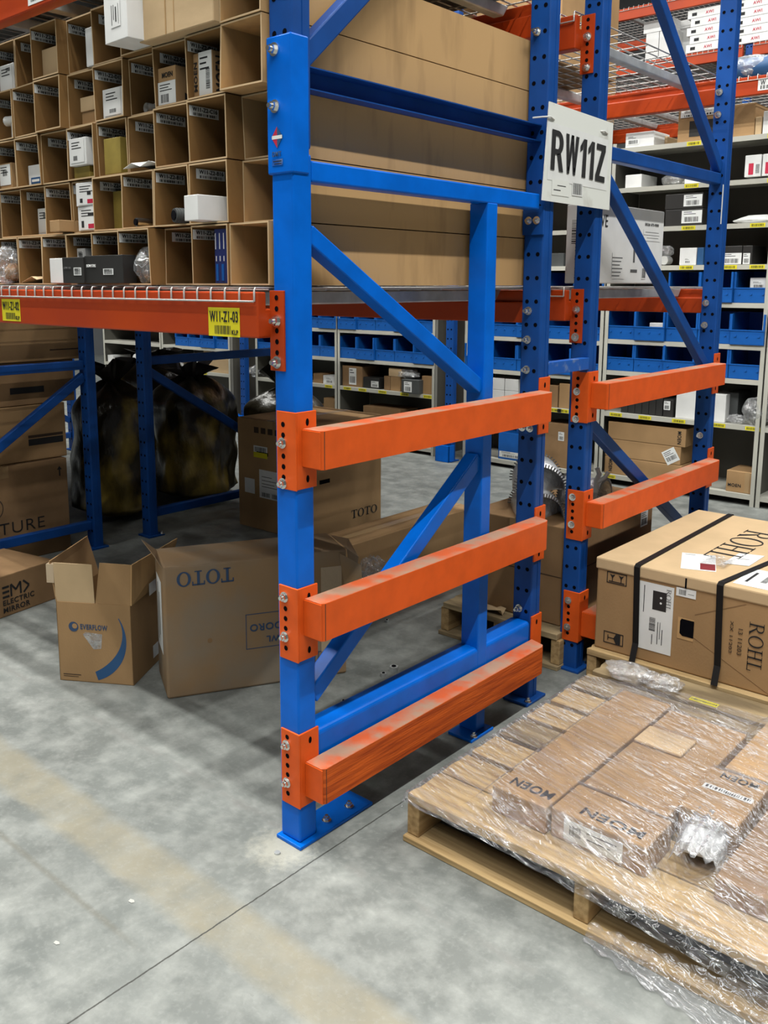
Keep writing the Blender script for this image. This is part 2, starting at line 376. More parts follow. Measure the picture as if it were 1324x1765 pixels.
def label(parent, org, right, up, w, h, name='shipping_label', m='white', bars=((.1, .9, .1, .35),), lines=((.1, .8, .6, .64), (.1, .6, .72, .76), (.1, .7, .84, .88)), ink='ink', extra=()):
    """paper label lying on a face; bars = barcode boxes, lines = small print, all in 0..1"""
    mb = MB(); R_ = Vector(right).normalized(); U = Vector(up).normalized(); n = R_.cross(U); o0 = Vector(org)
    def q(a, b, c, d, e, mi): mb.add([o0 + R_ * (w * p) + U * (h * r_) + n * e for p, r_ in ((a, c), (b, c), (b, d), (a, d))], [(0, 1, 2, 3)], mi)
    mb.prism([o0 + R_ * (w * p) + U * (h * r_) + n * .0002 for p, r_ in ((0, 0), (1, 0), (1, 1), (0, 1))], n * .0005, 0)
    for a, b, c, d in bars:
        x = a
        vert = (d - c) * h > (b - a) * w * 1.4
        lo, hi = (c, d) if vert else (a, b); x = lo
        while x < hi:
            t = rnd.choice((.012, .02, .034)) * (hi - lo) * 1.6
            if vert: q(a, b, x, min(x + t, hi), .001, 1)
            else: q(x, min(x + t, hi), c, d, .001, 1)
            x += t + rnd.choice((.014, .024)) * (hi - lo) * 1.6
    for a, b, c, d in lines: q(a, b, c, d, .001, 1)
    for a, b, c, d, mi in extra: q(a, b, c, d, .0011, mi)
    return mb.build(name, [m, ink] + (['red', 'black_card', 'yellow', 'logo_blue', 'maroon'] if extra else []), parent)
X_, Y_, Z_ = Vector((1, 0, 0)), Vector((0, 1, 0)), Vector((0, 0, 1))

# ================================================================ the hall
mb = MB().box(-15, 9, -8, 15, -.2, 0); struct(mb.build('floor', 'concrete'))
mb = MB().box(-15, 9, -8, 15, 8.2, 8.4); struct(mb.build('ceiling', 'ceiling_white'))
struct(MB().box(-15, 9, 15, 15.2, 0, 8.2).build('wall_back', 'wall_paint'))
struct(MB().box(-15, 9, -8.2, -8, 0, 8.2).build('wall_front', 'wall_paint'))
struct(MB().box(-15.2, -15, -8, 15, 0, 8.2).build('wall_left', 'wall_paint'))
struct(MB().box(9, 9.2, -8, 15, 0, 8.2).build('wall_right', 'wall_paint'))
for y, xs, LW in LAMP_ROWS:
    for x in xs:
        t = thing('strip_lamp', 'long ceiling lamp hung above the racking', 'lamp', (x, y, LAMP_Z), 0, 'ceiling lamps')
        MB().box(x - 1.2, x + 1.2, y - .15, y + .15, LAMP_Z - .07, LAMP_Z).build('housing', 'white', t)
        MB().tube([(x - .9, y, LAMP_Z), (x - .9, y, 8.2)], .006).build('hanger', 'steel', t)
        MB().tube([(x + .9, y, LAMP_Z), (x + .9, y, 8.2)], .006).build('hanger', 'steel', t)
        lamp_light(x, y, t, LW)

for x, y in CROSS_LAMPS:
    t = thing('strip_lamp', 'long ceiling lamp hung above the racking', 'lamp', (x, y, LAMP_Z), math.pi / 2, 'ceiling lamps')
    MB().box(-1.2, 1.2, -.15, .15, -.07, 0).build('housing', 'white', t, local=True)
    for q in (-.9, .9): MB().tube([(q, 0, 0), (q, 0, 8.2 - LAMP_Z)], .006).build('hanger', 'steel', t, local=True)
    lamp_light(0, 0, t, CROSS_W)

# ================================================================ racking
def bolt(parent, p, n, r=.0095, L=.012, name='bolt', nut=True):
    n = Vector(n).normalized(); p = Vector(p); mb = MB()
    mb.cyl(p, p + n * .003, r * 1.45, 16); mb.cyl(p + n * .003, p + n * (.003 + L * .75), r, 6, smooth=False)
    if nut: mb.cyl(p + n * (.003 + L * .75), p + n * (.003 + L * 1.35), r * .55, 10)
    return mb.build(name, 'steel', parent)
def hole_pairs(mb, x0, x1, y, z0, z1, step=.0762, m=1, ny=-1, skip=()):
    z = z0
    while z < z1:
        if not any(a < z < b for a, b in skip):
            for fx in (.27, .73):
                mb.disc((x0 + (x1 - x0) * fx, y, z), (0, ny, 0), .0072, m)
        z += step
def post(root, x1, y0, y1, z0, z1, name='post', m='blue_old', skip=(), w=.075):
    mb = MB().box(x1 - w, x1, y0, y1, z0, z1)
    hole_pairs(mb, x1 - w, x1, y0, z0 + .10, z1, skip=skip)
    g = y0 + (y1 - y0) * .62
    o = mb.build(name, [m, 'hole'], root, bevel=.006)
    MB().box(x1 - .002, x1 + .0015, g - .004, g, z0, z1).build('seam', m, o)
    return o
def channel(root, a, b, x0, x1, h=.045, m='blue_old', name='brace', flange=True, open_side=1):
    """brace lying in the plane of the frame, from a=(y,z) to b=(y,z); open side to +x"""
    (ya, za), (yb, zb) = a, b; d = Vector((0, yb - ya, zb - za)).normalized(); u = Vector((0, -d.z, d.y))
    A, B = Vector((0, ya, za)), Vector((0, yb, zb)); mb = MB(); t = .003
    def slab(xa, xb, u0, u1):
        pts = [A + Vector((x, 0, 0)) + u * k for x, k in ((xa, u0), (xb, u0), (xb, u1), (xa, u1))]
        mb.prism(pts, B - A)
    if flange:
        slab(x0, x0 + t, -h / 2, h / 2); slab(x0, x1, h / 2 - t, h / 2); slab(x0, x1, -h / 2, -h / 2 + t)
    else: slab(x0, x1, -h / 2, h / 2)
    return mb.build(name, m, root, bevel=0 if flange else .004)
def foot(root, x0, x1, y0, y1, m='blue_old', name='foot_plate', bolts=()):
    o = MB().box(x0, x1, y0, y1, 0, .010).build(name, m, root, bevel=.002)
    for p in bolts: bolt(o, (p[0], p[1], .010), (0, 0, 1), .009, .010, 'anchor_bolt')
    return o

# ---- row one, end frame with its bright repair section
F1 = thing('rack_upright_frame', 'bright blue repaired rack frame at the aisle corner, with orange guards', 'rack frame', (0, 0, 0))
post(F1, 0, 0, .062, 1.76, 4.6, 'front_post')
post(F1, 0, 1.117, 1.176, 0, 4.6, 'rear_post', skip=((.16, .28), (1.60, 1.70), (.94, 1.02)))
p = MB().box(-.071, 0, 0, .062, .01, 1.75).build('repair_post', 'blue_new', F1, bevel=.005, label='bright blue lower post section')
p = MB().box(-.079, .004, -.005, .052, 1.703, 2.008).build('repair_sleeve', 'blue_new', F1, bevel=.004, label='bright blue bolted sleeve')
for z in (1.978, 1.854): bolt(p, (-.050, -.005, z), (0, -1, 0), .0105, .014)
# maker's sticker on the sleeve
st = MB(); c = Vector((-.044, -.0062, 1.785))
st.add([c + Vector((dx, 0, dz)) for dx, dz in ((-.019, 0), (0, -.024), (0, .024))], [(0, 1, 2)], 0)
st.add([c + Vector((dx, 0, dz)) for dx, dz in ((0, -.024), (.019, 0), (0, .024))], [(0, 1, 2)], 1)
st.add([c + Vector((dx, -.0003, dz)) for dx, dz in ((-.017, -.004), (.017, -.004), (.017, .004), (-.017, .004))], [(0, 1, 2, 3)], 2)
s_ = st.build('maker_sticker', ['red', 'logo_blue', 'white'], p)
text(p, 'DMT', (-.060, -.0062, 1.742), X_, Z_, .030, .011, 'ink_blue', .04)
label(p, (-.062, -.0055, 1.722), X_, Z_, .036, .014, 'worn_sticker', 'blue_scuffed', bars=(), lines=((.1, .9, .6, .75), (.2, .9, .2, .35)))
channel(F1, (.055, 1.926), (1.12, 1.926), -.062, -.02, .052)
channel(F1, (.06, 1.965), (1.13, 2.93), -.062, -.02, .048, flange=False)
channel(F1, (.06, 3.0), (1.12, 3.0), -.062, -.02, .048)
channel(F1, (.062, 1.712), (1.086, 1.711), -.05, 0, .048, 'blue_new', 'repair_crossbar', False)
t = MB().box(-.0655, .0008, .795, .847, .01, 1.69).build('repair_inner_post', 'blue_new', F1, bevel=.004)
channel(F1, (.062, 1.571), (.80, 1.140), -.055, -.008, .044, 'blue_new', 'repair_brace', False)
channel(F1, (.062, .393), (.80, .915), -.055, -.008, .048, 'blue_new', 'repair_brace', False)
MB().box(-.078, 0, .062, 1.117, .212, .300).build('repair_bottom_tube', 'blue_new', F1, bevel=.014, seg=4)
b = MB().box(-.075, .001, 1.108, 1.117, 1.61, 1.70).build('repair_bracket', 'blue_old', F1)
for x in (-.052, -.022): bolt(b, (x, 1.108, 1.655), (0, -1, 0), .009, .012)
b = MB().box(-.075, .001, 1.108, 1.117, .955, 1.02).build('repair_bracket', 'blue_old', F1)
for x in (-.052, -.022): bolt(b, (x, 1.108, .975), (0, -1, 0), .009, .012)
for z in (2.235, 1.365, 1.27, 1.17, .62, .335): bolt(F1, (-.048, 1.117, z), (0, -1, 0), .0095, .02)
foot(F1, -.078, .014, -.012, .272, 'blue_new', bolts=((-.02, .12), (-.02, .21)))
foot(F1, -.072, .022, .742, .868, 'blue_new', bolts=((.010, .77),))
foot(F1, -.078, .022, 1.075, 1.20, bolts=((.010, 1.10),))

# ---- row two, end frame
def old_frame(X1, Y0, Y1, text_, mirrored, z_top=4.6, bolts=True, group=None):
    """perforated frame; mirrored: diagonals fall towards the front post"""
    F = thing('rack_upright_frame', text_, 'rack frame', (X1, Y0, 0), 0, group)
    post(F, X1, Y0, Y0 + .058, 0, z_top); post(F, X1, Y1 - .056, Y1, 0, z_top)
    a, b = Y0 + .055, Y1 - .055
    for z in (.132, 1.02, 1.915, 2.95): channel(F, (a, z), (b, z), X1 - .062, X1 - .02, .048, flange=False)
    q = [((a, .96), (b, .26)), ((a, 1.88), (b, 1.07)), ((b, 1.96), (a, 2.86))]
    for (ya, za), (yb, zb) in q:
        if mirrored: ya, yb = a + b - ya, a + b - yb
        channel(F, (ya, za), (yb, zb), X1 - .055, X1 - .02, .048, flange=False)
    foot(F, X1 - .09, X1 + .02, Y0 - .02, Y0 + .09, bolts=((X1 + .01, Y0 + .075),)); foot(F, X1 - .09, X1 + .02, Y1 - .09, Y1 + .02)
    return F
F2 = old_frame(0, 1.457, 2.70, 'blue rack frame of the second row behind the RW11Z sign', False)
for z in (2.285, 2.19): bolt(F2, (-.052, 2.642, z), (0, -1, 0), .0105, .022)
for z in (1.37, 1.27): bolt(F2, (-.052, 2.642, z), (0, -1, 0), .0105, .022)
for z in (.76, .99): bolt(F2, (-.040, 2.642, z), (0, -1, 0), .0105, .022)
old_frame(-2.775, -.0, 1.172, 'dark blue rack frame beside the stacked TURE cartons', True)
old_frame(-2.745, 1.457, 2.70, 'dark blue rack frame in front of the dark rubbish bags', False)
a_, b_ = at(1247, 318, 0, .001), at(1242, 386, 0, .001)
MB().box(.0003, .0012, a_.y - .004, a_.y + .006, b_.z, a_.z).build('paint_chip', 'white', F2)
# spacer bar tying the two rows together
sp = thing('row_spacer', 'short blue spacer bar joining the two end frames', 'spacer', (0, 1.31, 1.17))
MB().box(-.03, .001, 1.176, 1.457, 1.150, 1.193).build('spacer_bar', 'blue_scuffed', sp, bevel=.002)
MB().box(-.032, -.002, 1.176, 1.182, 1.14, 1.20).build('end_plate', 'blue_old', sp)
MB().box(-.032, -.002, 1.451, 1.457, 1.14, 1.20).build('end_plate', 'blue_old', sp)

# ---- orange guard rails
def guard(lb, Y0, Y1, zlo, zhi, bz, bolts, mats=('orange_guard', 'orange_dusty'), full=True):
    """Y0 front face of the front post, Y1 back face of the rear post; rail zlo..zhi; bracket bz"""
    G = thing('guard_rail', lb, 'guard rail', (.035, (Y0 + Y1) / 2, zlo))
    a, b = Y0 + .018, Y1 - .09
    mb = MB()
    pts = [(.006, a), (.062, a), (.070, a + .010), (.070, b - .004), (.062, b + .012), (.006, b + .03)]
    mb.prism([Vector((x, y, zlo)) for x, y in pts], (0, 0, zhi - zlo - .0005), 0)
    mb.prism([Vector((x * .97 + .001, y, zhi - .0005)) for x, y in pts], (0, 0, .0008), 1)
    rail = mb.build('rail', list(mats), G, bevel=.003)
    mb = MB().box(.006, .067, a - .0025, a + .001, zlo + .002, zhi - .002)
    mb.build('end_cap', 'orange_guard', rail, bevel=.001)
    MB().box(.0695, .0704, a + .0095, a + .0112, zlo + .001, zhi - .001).build('weld_seam', 'ink_brown', rail)
    # bracket round the front post
    mb = MB().box(-.062, .006, Y0 - .005, Y0, bz[0], bz[1]).box(0.0005, .006, Y0, Y0 + .066, bz[0] + .002, bz[1])
    z = bz[0] + .03
    while z < bz[1] - .015: mb.disc((-.038, Y0 - .005, z), (0, -1, 0), .0068, 1); z += .0262
    for z in (bz[1] - .026, bz[0] + .026): mb.disc((.006, Y0 + .034, z), (1, 0, 0), .0055, 1, sz=1.7)
    br = mb.build('bracket', ['orange_guard', 'hole'], G, bevel=.0015)
    for z in bolts: bolt(br, (-.040, Y0 - .005, z), (0, -1, 0), .0095, .011)
    # bracket on the rear post
    mb = MB().box(.0005, .006, Y1 - .062, Y1 + .004, bz[0] + .002, bz[1]).box(-.06, .006, Y1 + .0005, Y1 + .005, bz[0], bz[1])
    for z in (bz[1] - .026, bz[0] + .026): mb.disc((.006, Y1 - .03, z), (1, 0, 0), .0055, 1, sz=1.7)
    mb.build('bracket', ['orange_guard', 'hole'], G, bevel=.0015)
    return G
guard('top orange guard rail across the bright blue corner frame', 0, 1.176, 1.010, 1.105, (.953, 1.146), (1.068, .967))
guard('middle orange guard rail across the bright blue corner frame', 0, 1.176, .577, .675, (.510, .704), (.675, .570))
guard('scuffed lowest orange guard rail just above the floor of the corner frame', 0, 1.176, .138, .235, (.110, .316), (.275, .170), ('orange_worn', 'orange_dusty'))
guard('top orange guard rail on the second frame, in front of the blue bin shelving', 1.457, 2.70, 1.008, 1.102, (.955, 1.142), (1.068, .967))
guard('middle orange guard rail on the second frame, above the strapped ROHL carton', 1.457, 2.70, .567, .660, (.513, .702), (.675, .570))
guard('lowest orange guard rail on the second frame, mostly hidden by the ROHL carton', 1.457, 2.70, .138, .235, (.116, .312), (.275, .170))

# ---- beams and wire decks
def beam(lb, x0, x1, yf, side, z0=1.322, z1=1.432, conn=True, bolts=(1.363, 1.264), nb=None, post_face=None, name='rack_beam', cz=(1.243, 1.435)):
    """box beam along x; yf = face that touches the aisle side, side -1: front beam, +1: rear beam"""
    B = thing(name, lb, 'rack beam', ((x0 + x1) / 2, yf, z0))
    y0, y1 = (yf - .046, yf - .001) if side < 0 else (yf + .001, yf + .046)
    mb = MB()
    # stepped box section: ledge for the deck on the inner side
    if side < 0: pts = [(y0, z0), (y1, z0), (y1, z1 - .04), (y1 - .016, z1 - .04), (y1 - .016, z1), (y0, z1)]
    else: pts = [(y0, z0), (y1, z0), (y1, z1), (y0 + .016, z1), (y0 + .016, z1 - .04), (y0, z1 - .04)]
    mb.prism([Vector((x0, y, z)) for y, z in pts], (x1 - x0, 0, 0))
    bm_ = mb.build('beam_tube', 'orange_beam', B, bevel=.004)
    if conn:
        for xe, s in ((x1, 1), (x0, -1)):
            yy = yf - .005 if side < 0 else yf
            xa, xb = (xe - .002, xe + .048) if s > 0 else (xe - .048, xe + .002)
            cb = MB().box(xa, xb, yy, yy + .005, cz[0] + (z0 - 1.322), cz[1] + (z0 - 1.322))
            zz = cz[0] + .018
            while zz < cz[1] - .01: cb.disc(((xa + xb) / 2, yy if side < 0 else yy + .005, zz + z0 - 1.322), (0, side, 0), .0065, 1); zz += .0262
            c_ = cb.build('end_connector', ['orange_beam', 'hole'], B, bevel=.001)
            for z in bolts: bolt(c_, ((xa + xb) / 2, yy if side < 0 else yy + .005, z + z0 - 1.322), (0, side, 0), .0105, .014)
    return B
def shelf_tag(parent, org, w, h, txt, right=X_, small='KLP'):
    l = label(parent, org, right, Z_, w, h, 'location_tag', 'yellow', bars=((.2, .72, .08, .38),), lines=())
    text(parent, txt, Vector(org) + right * (w * .05) + Z_ * (h * .5) + right.cross(Z_) * .0008, right, Z_, w * .9, h * .38, 'ink', .02)
    if small: text(parent, small, Vector(org) + right * (w * .75) + Z_ * (h * .08) + right.cross(Z_) * .0008, right, Z_, w * .2, h * .16, 'ink', .02)
B1 = beam('orange front beam carrying the labelled cardboard bins', -2.775, -.078, 0, -1)
for org, s in (((-.262, -.0462, 1.322), 'W11-Z1-03'), ((-1.338, -.0462, 1.330), 'W11-Z1-02')): shelf_tag(B1, org, .120, .071, s)
beam('orange rear beam under the long cartons of the first row', -2.775, -.078, 1.176, 1)
beam('orange front beam of the second row at deck height', -2.745, -.078, 1.457, -1)
beam('orange rear beam of the second row under the white carton', -2.745, -.078, 2.70, 1)
UB = beam('orange upper front beam above the cardboard bins, top left', -2.775, -.078, 0, -1, 2.24, 2.35)
label(UB, (-1.06, -.0462, 2.252), X_, Z_, .11, .075, 'location_tag', 'white', bars=((.15, .85, .1, .4),), lines=())
beam('orange upper rear beam of the first row over the long cartons', -2.775, -.078, 1.176, 1, 2.24, 2.35)
beam('orange upper front beam of the second row beside the sign', -2.745, -.078, 1.457, -1, 2.245, 2.355)
beam('orange upper rear beam of the second row', -2.745, -.078, 2.70, 1, 2.245, 2.355)
def deck(lb, x0, x1, y0, y1, z, lip=(True, True), group='wire decks'):
    D = thing('wire_deck', lb, 'wire deck', ((x0 + x1) / 2, (y0 + y1) / 2, z), 0)
    mb = MB(); r = .0027; n = int(round((x1 - x0) / .055))
    for i in range(n + 1):
        x = x0 + (x1 - x0) * i / n
        path = [(x, y0 - .049, z - .032)] if lip[0] else []
        path += [(x, y0 - .049, z - .004), (x, y0 - .045, z), (x, y1 + .045, z), (x, y1 + .049, z - .004)]
        if lip[1]: path += [(x, y1 + .049, z - .032)]
        mb.tube(path, r, 6)
    m_ = int(round((y1 - y0) / .10))
    for j in range(m_ + 1):
        y = y0 + (y1 - y0) * j / m_
        mb.tube([(x0, y, z - .0045), (x1, y, z - .0045)], r, 5)
    for k, y in ((0, y0 - .0515), (1, y1 + .0515)):
        if lip[k]: mb.tube([(x0, y, z - .032), (x1, y, z - .032)], r, 5)
    mb.build('wire_mesh', 'wire', D)
    for k in range(3):
        xc = x0 + (x1 - x0) * (.1 + .4 * k)
        pts = [(xc - .02, y0 + .0, z - .008), (xc - .02, y0 + .03, z - .045), (xc - .02, y1 - .03, z - .045), (xc - .02, y1 - .0, z - .008)]
        MB().prism(pts, (.04, 0, 0)).build('support_channel', 'galvanised', D, bevel=.004)
    return D
for z, rowtxt in ((1.441, 'lower'), (2.359, 'upper')):
    deck(rowtxt + ' wire deck of the first row nearest the bright blue corner frame', -1.385, -.085, 0, 1.176, z)
    deck(rowtxt + ' wire deck of the first row, far left half', -2.74, -1.40, 0, 1.176, z)
    zz = z + (.006 if z > 2 else 0)
    deck(rowtxt + ' wire deck of the second row nearest its end frame', -1.385, -.085, 1.457, 2.70, zz)
    deck(rowtxt + ' wire deck of the second row, far half', -2.70, -1.40, 1.457, 2.70, zz)

# ---- the row sign
SG = thing('row_sign', 'white plastic sign reading RW11Z tied between two blue posts', 'sign', (.012, 1.31, 1.86))
corn = [(1.099, 2.016), (1.531, 2.005), (1.53, 1.711), (1.074, 1.714)]
sb = MB().prism([Vector((.012, y, z)) for y, z in corn], (.003, 0, 0)).build('sign_board', 'sign_white', SG)
def block_letters(parent, org, right, up, w, h):
    mb = MB(); z = .004
    def poly(x, pts): mb.add([(x + a, b, z) for a, b in pts], [tuple(range(len(pts)))])
    def ring(x, cx, cy, rx, ry, t0, t1, n=16):
        vs = []
        for k in range(n + 1):
            a = math.radians(-90 + 180 * k / n); c, s_ = math.cos(a), math.sin(a)
            vs += [(x + cx + c * rx, cy + s_ * ry, z), (x + cx + c * (rx - t0), cy + s_ * (ry - t1), z)]
        mb.add(vs, [(2 * k, 2 * k + 2, 2 * k + 3, 2 * k + 1) for k in range(n)])
    # R
    poly(0, [(0, 0), (.17, 0), (.17, 1), (0, 1)]); poly(0, [(.17, .86), (.27, .86), (.27, 1), (.17, 1)]); poly(0, [(.17, .40), (.27, .40), (.27, .54), (.17, .54)])
    ring(0, .27, .70, .25, .30, .17, .14); poly(0, [(.38, 0), (.56, 0), (.42, .46), (.25, .42)])
    # W
    for a, b, c, d in ((.0, .14, .18, .30), (.18, .30, .30, .42), (.42, .30, .30 - .0, .42), (.42, .54, .56, .70)): pass
    x = .62
    poly(x, [(0, 1), (.14, 1), (.21, 0), (.11, 0)]); poly(x, [(.11, 0), (.21, 0), (.355, 1), (.245, 1)]); poly(x, [(.245, 1), (.355, 1), (.49, 0), (.39, 0)]); poly(x, [(.39, 0), (.49, 0), (.60, 1), (.46, 1)])
    for x in (1.30, 1.68):
        poly(x, [(.12, 0), (.30, 0), (.30, 1), (.15, 1)]); poly(x, [(.15, 1), (0, .80), (0, .64), (.12, .72)])
    x = 2.08
    poly(x, [(0, .84), (.46, .84), (.46, 1), (0, 1)]); poly(x, [(0, 0), (.48, 0), (.48, .16), (0, .16)]); poly(x, [(0, .16), (.20, .16), (.46, .84), (.26, .84)])
    o = mb.build('lettering', 'ink'); place(o, parent, org, right, up, w / 2.56, h); return o
block_letters(SG, (.0162, 1.115, 1.812), Vector((0, 1, -.035)), Vector((0, .035, 1)), .365, .124)
paper = MB().prism([Vector((.0152, y, z)) for y, z in ((1.10, 1.955), (1.50, 1.945), (1.50, 1.775), (1.10, 1.78))], (.0005, 0, 0)).build('printed_sheet', 'white', SG)
label(SG, (.0158, 1.26, 1.742), Y_, Z_, .07, .045, 'barcode_sticker', 'white', bars=((.08, .92, .1, .9),), lines=())
label(SG, (.0154, 1.13, 1.735), Y_, Z_, .11, .05, 'torn_sticker', 'sign_white', bars=(), lines=((.1, .5, .3, .36), (.3, .8, .6, .65)))
for y in (1.13, 1.49):
    MB().tube([(.016, y, 1.965), (.02, y - .03, 1.97), (.01, y - .06, 1.966), (-.02, y - .07, 1.965)], .0028, 6).build('cable_tie', 'pvc', SG)

# ================================================================ cardboard pick bins
ROWZ = [1.4475, 1.602, 1.7565, 1.911, 2.0655]; BH = .1515
def kx(k): return -.081 - .1525 * k
ROWN = ['bottom', 'second', 'third', 'fourth', 'top']
ORD = ['', 'nearest', 'second', 'third', 'fourth', 'fifth', 'sixth', 'seventh', 'eighth', 'ninth']
OFFS = [[0, 0, .03, -.022, -.01, 0, 0, 0, 0], [.05, 0, 0, 0, .005, .025, .02, .02, .025], [.054, 0, .008, .03, .025, .014, .02, .01, .01],
        [-.014, 0, .01, .04, .02, .03, 0, .01, .01], [-.014, None, None, .015, .025, .035, 0, .03, .03]]
def pick_bin(r, k, off):
    x0, x1 = kx(k) + .0007, kx(k - 1) - .0007; z0 = ROWZ[r]; z1 = z0 + BH; y0 = off; y1 = 1.19; t = .004
    mb = MB()
    rim = []
    def jit(): return rnd.uniform(-.004, .004)
    O = [(x0, z0), (x1, z0), (x1, z1), (x0, z1)]; I = [(x0 + t, z0 + t), (x1 - t, z0 + t), (x1 - t, z1 - t), (x0 + t, z1 - t)]
    ys = [y0 + jit() for _ in range(4)]
    v = [(x, y, z) for (x, z), y in zip(O, ys)] + [(x, y, z) for (x, z), y in zip(I, ys)] + [(x, y1, z) for x, z in O] + [(x, y1 - t, z) for x, z in I]
    f = []
    for i in range(4):
        j = (i + 1) % 4
        f += [(i, j, 4 + j, 4 + i), (j, i, 8 + i, 8 + j), (4 + i, 4 + j, 12 + j, 12 + i)]
    f += [(8, 11, 10, 9), (12, 13, 14, 15)]
    mb.add(v, [tuple(q) for q in f])
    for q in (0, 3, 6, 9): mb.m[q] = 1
    return mb, x0, x1, y0, z0, z1
binof = {}
HOLD = {}
def hold(r, k, s): HOLD[(r, k)] = s
for a in ((0, 9, 'a clear plastic bag'), (0, 8, 'only crumpled brown paper'), (0, 7, 'a small white box'), (0, 6, 'a white box'), (0, 5, 'nothing'), (0, 4, 'a clear bag of grey fittings'),
          (0, 2, 'a dark blue slotted tray'), (1, 8, 'a narrow white box'), (1, 7, 'a low brown tray sticking out'), (1, 6, 'two white boxes with red labels'), (1, 5, 'a gold coloured box'), (1, 4, 'a chrome pipe'),
          (1, 3, 'a black ringed tube'), (1, 2, 'a long white box sticking out'), (2, 9, 'a labelled box'), (2, 8, 'a small white box'), (2, 6, 'white and gold boxes'), (2, 5, 'a gold box'), (2, 4, 'crumpled white paper'),
          (3, 9, 'a white plastic tee'), (3, 6, 'two brown boxes'), (3, 5, 'a white box'), (3, 4, 'a grey tube'), (3, 3, 'a MOEN box'), (3, 2, 'an upright MOEN box'),
          (4, 9, 'a white labelled box'), (4, 7, 'a plain brown box'), (4, 6, 'a narrow white pack'), (4, 4, 'a big white box sticking out')): hold(*a)
for r in range(5):
    for k in range(1, 10):
        off = OFFS[r][k - 1]
        if off is None: continue
        mb, x0, x1, y0, z0, z1 = pick_bin(r, k, off)
        h = HOLD.get((r, k), 'nothing'); h = 'empty' if h == 'nothing' else 'holding ' + h
        code = 'W11-Z2-%s%02d' % ('ABCDE'[r], 18 - k)
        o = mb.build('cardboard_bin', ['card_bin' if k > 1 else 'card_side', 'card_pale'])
        tag(o, 'open cardboard bin, %s row, %s from the post, %s' % (ROWN[r], ORD[k], h), 'bin', 'cardboard pick bins')
        if not (k == 1):
            yo = y0 + (.004 if (r * 7 + k) % 3 else .02)
            label(o, (x0 + .0045, yo, z1 - .034), Y_, Z_, .095, .025, 'bin_label', 'white', bars=((.12, .9, .08, .36),), lines=())
            text(o, code, (x0 + .0056, yo + .009, z1 - .0215), Y_, Z_, .080, .0105, 'ink', .02)
# one closed double-width carton in the top row
z0 = ROWZ[4]
o = MB().box(kx(3) + .001, kx(1) - .001, -.03, 1.19, z0 + .001, z0 + .165).build('carton', 'card_pale', bevel=.003)
tag(o, 'closed pale carton sticking out of the top row of bins', 'carton')
MB().box(kx(3) + .115, kx(3) + .119, -.0312, -.0302, z0 + .003, z0 + .163).build('crease', 'card_side', o)
MB().box(kx(3) + .15, kx(3) + .152, -.0310, -.0302, z0 + .003, z0 + .163).build('crease', 'card_side', o)

# ---- goods in the bins
def small_box(lb, px0, px1, y, r, h, d, m, name='small_carton', cat='box', rz=0, dz=0, grp='boxes in the cardboard bins', k=None, base=None, front=None):
    """box whose front face spans photo columns px0..px1 at depth y, standing on bin row r"""
    zb = (ROWZ[r] + .0045 if base is None else base) + dz
    ym = ROWZ[r]
    a = at(px0, 300 if r < 3 else 150, 1, y).x; b = at(px1, 300 if r < 3 else 150, 1, y).x
    if k is not None:
        lo, hi = kx(k) + .006, kx(k - 1) - .006
        a, b = max(a, lo), min(b, hi)
        if b - a < .03: b = min(hi, a + .05)
    t = thing(name, lb, cat, ((a + b) / 2, y + d / 2, zb), math.radians(rz), grp)
    wd = b - a
    bx = MB().box(-wd / 2, wd / 2, -d / 2, d / 2, 0, h).build('box_body', m, t, bevel=.0015, local=True)
    t['wd'] = wd; t['dd'] = d; t['hh'] = h
    return t
def front(t, fx=0, fz=0, e=.0004): # point on the front face in world space
    return Wm(t) @ Vector((-t['wd'] / 2 + fx * t['wd'], -t['dd'] / 2 - e, fz * t['hh']))
def rdir(t): return (Wm(t).to_3x3() @ X_)
def flabel(t, x0, x1, z0, z1, **kw):
    return label(t, front(t, x0, z0), rdir(t), Z_, (x1 - x0) * t['wd'], (z1 - z0) * t['hh'], **kw)
def side(t, fy=0, fz=0): return Wm(t) @ Vector((t['wd'] / 2 + .0004, -t['dd'] / 2 + fy * t['dd'], fz * t['hh']))
# top row
b = small_box('white labelled box in the top bin row at the left picture edge', 0, 25, .045, 4, .085, .2, 'white_card', k=9); flabel(b, .1, .9, .05, .95, bars=((.5, .85, .75, .9),))
b = small_box('plain brown box inside the seventh bin of the top row', 69, 104, .035, 4, .088, .3, 'card_pale', k=7)
b = small_box('narrow white pack at the back wall of a top row bin', 151, 163, .03, 4, .105, .2, 'white_card', k=6)
b = small_box('big white box sticking out of the top bin row', 182, 224, -.075, 4, .135, .28, 'white_card', rz=-3); b.location.x += .01
flabel(b, .3, .72, .25, .7, m='white_card', bars=(), lines=((.1, .16, .1, .9), (.3, .36, .3, .9), (.5, .62, .2, .8), (.8, .84, .1, .9)))
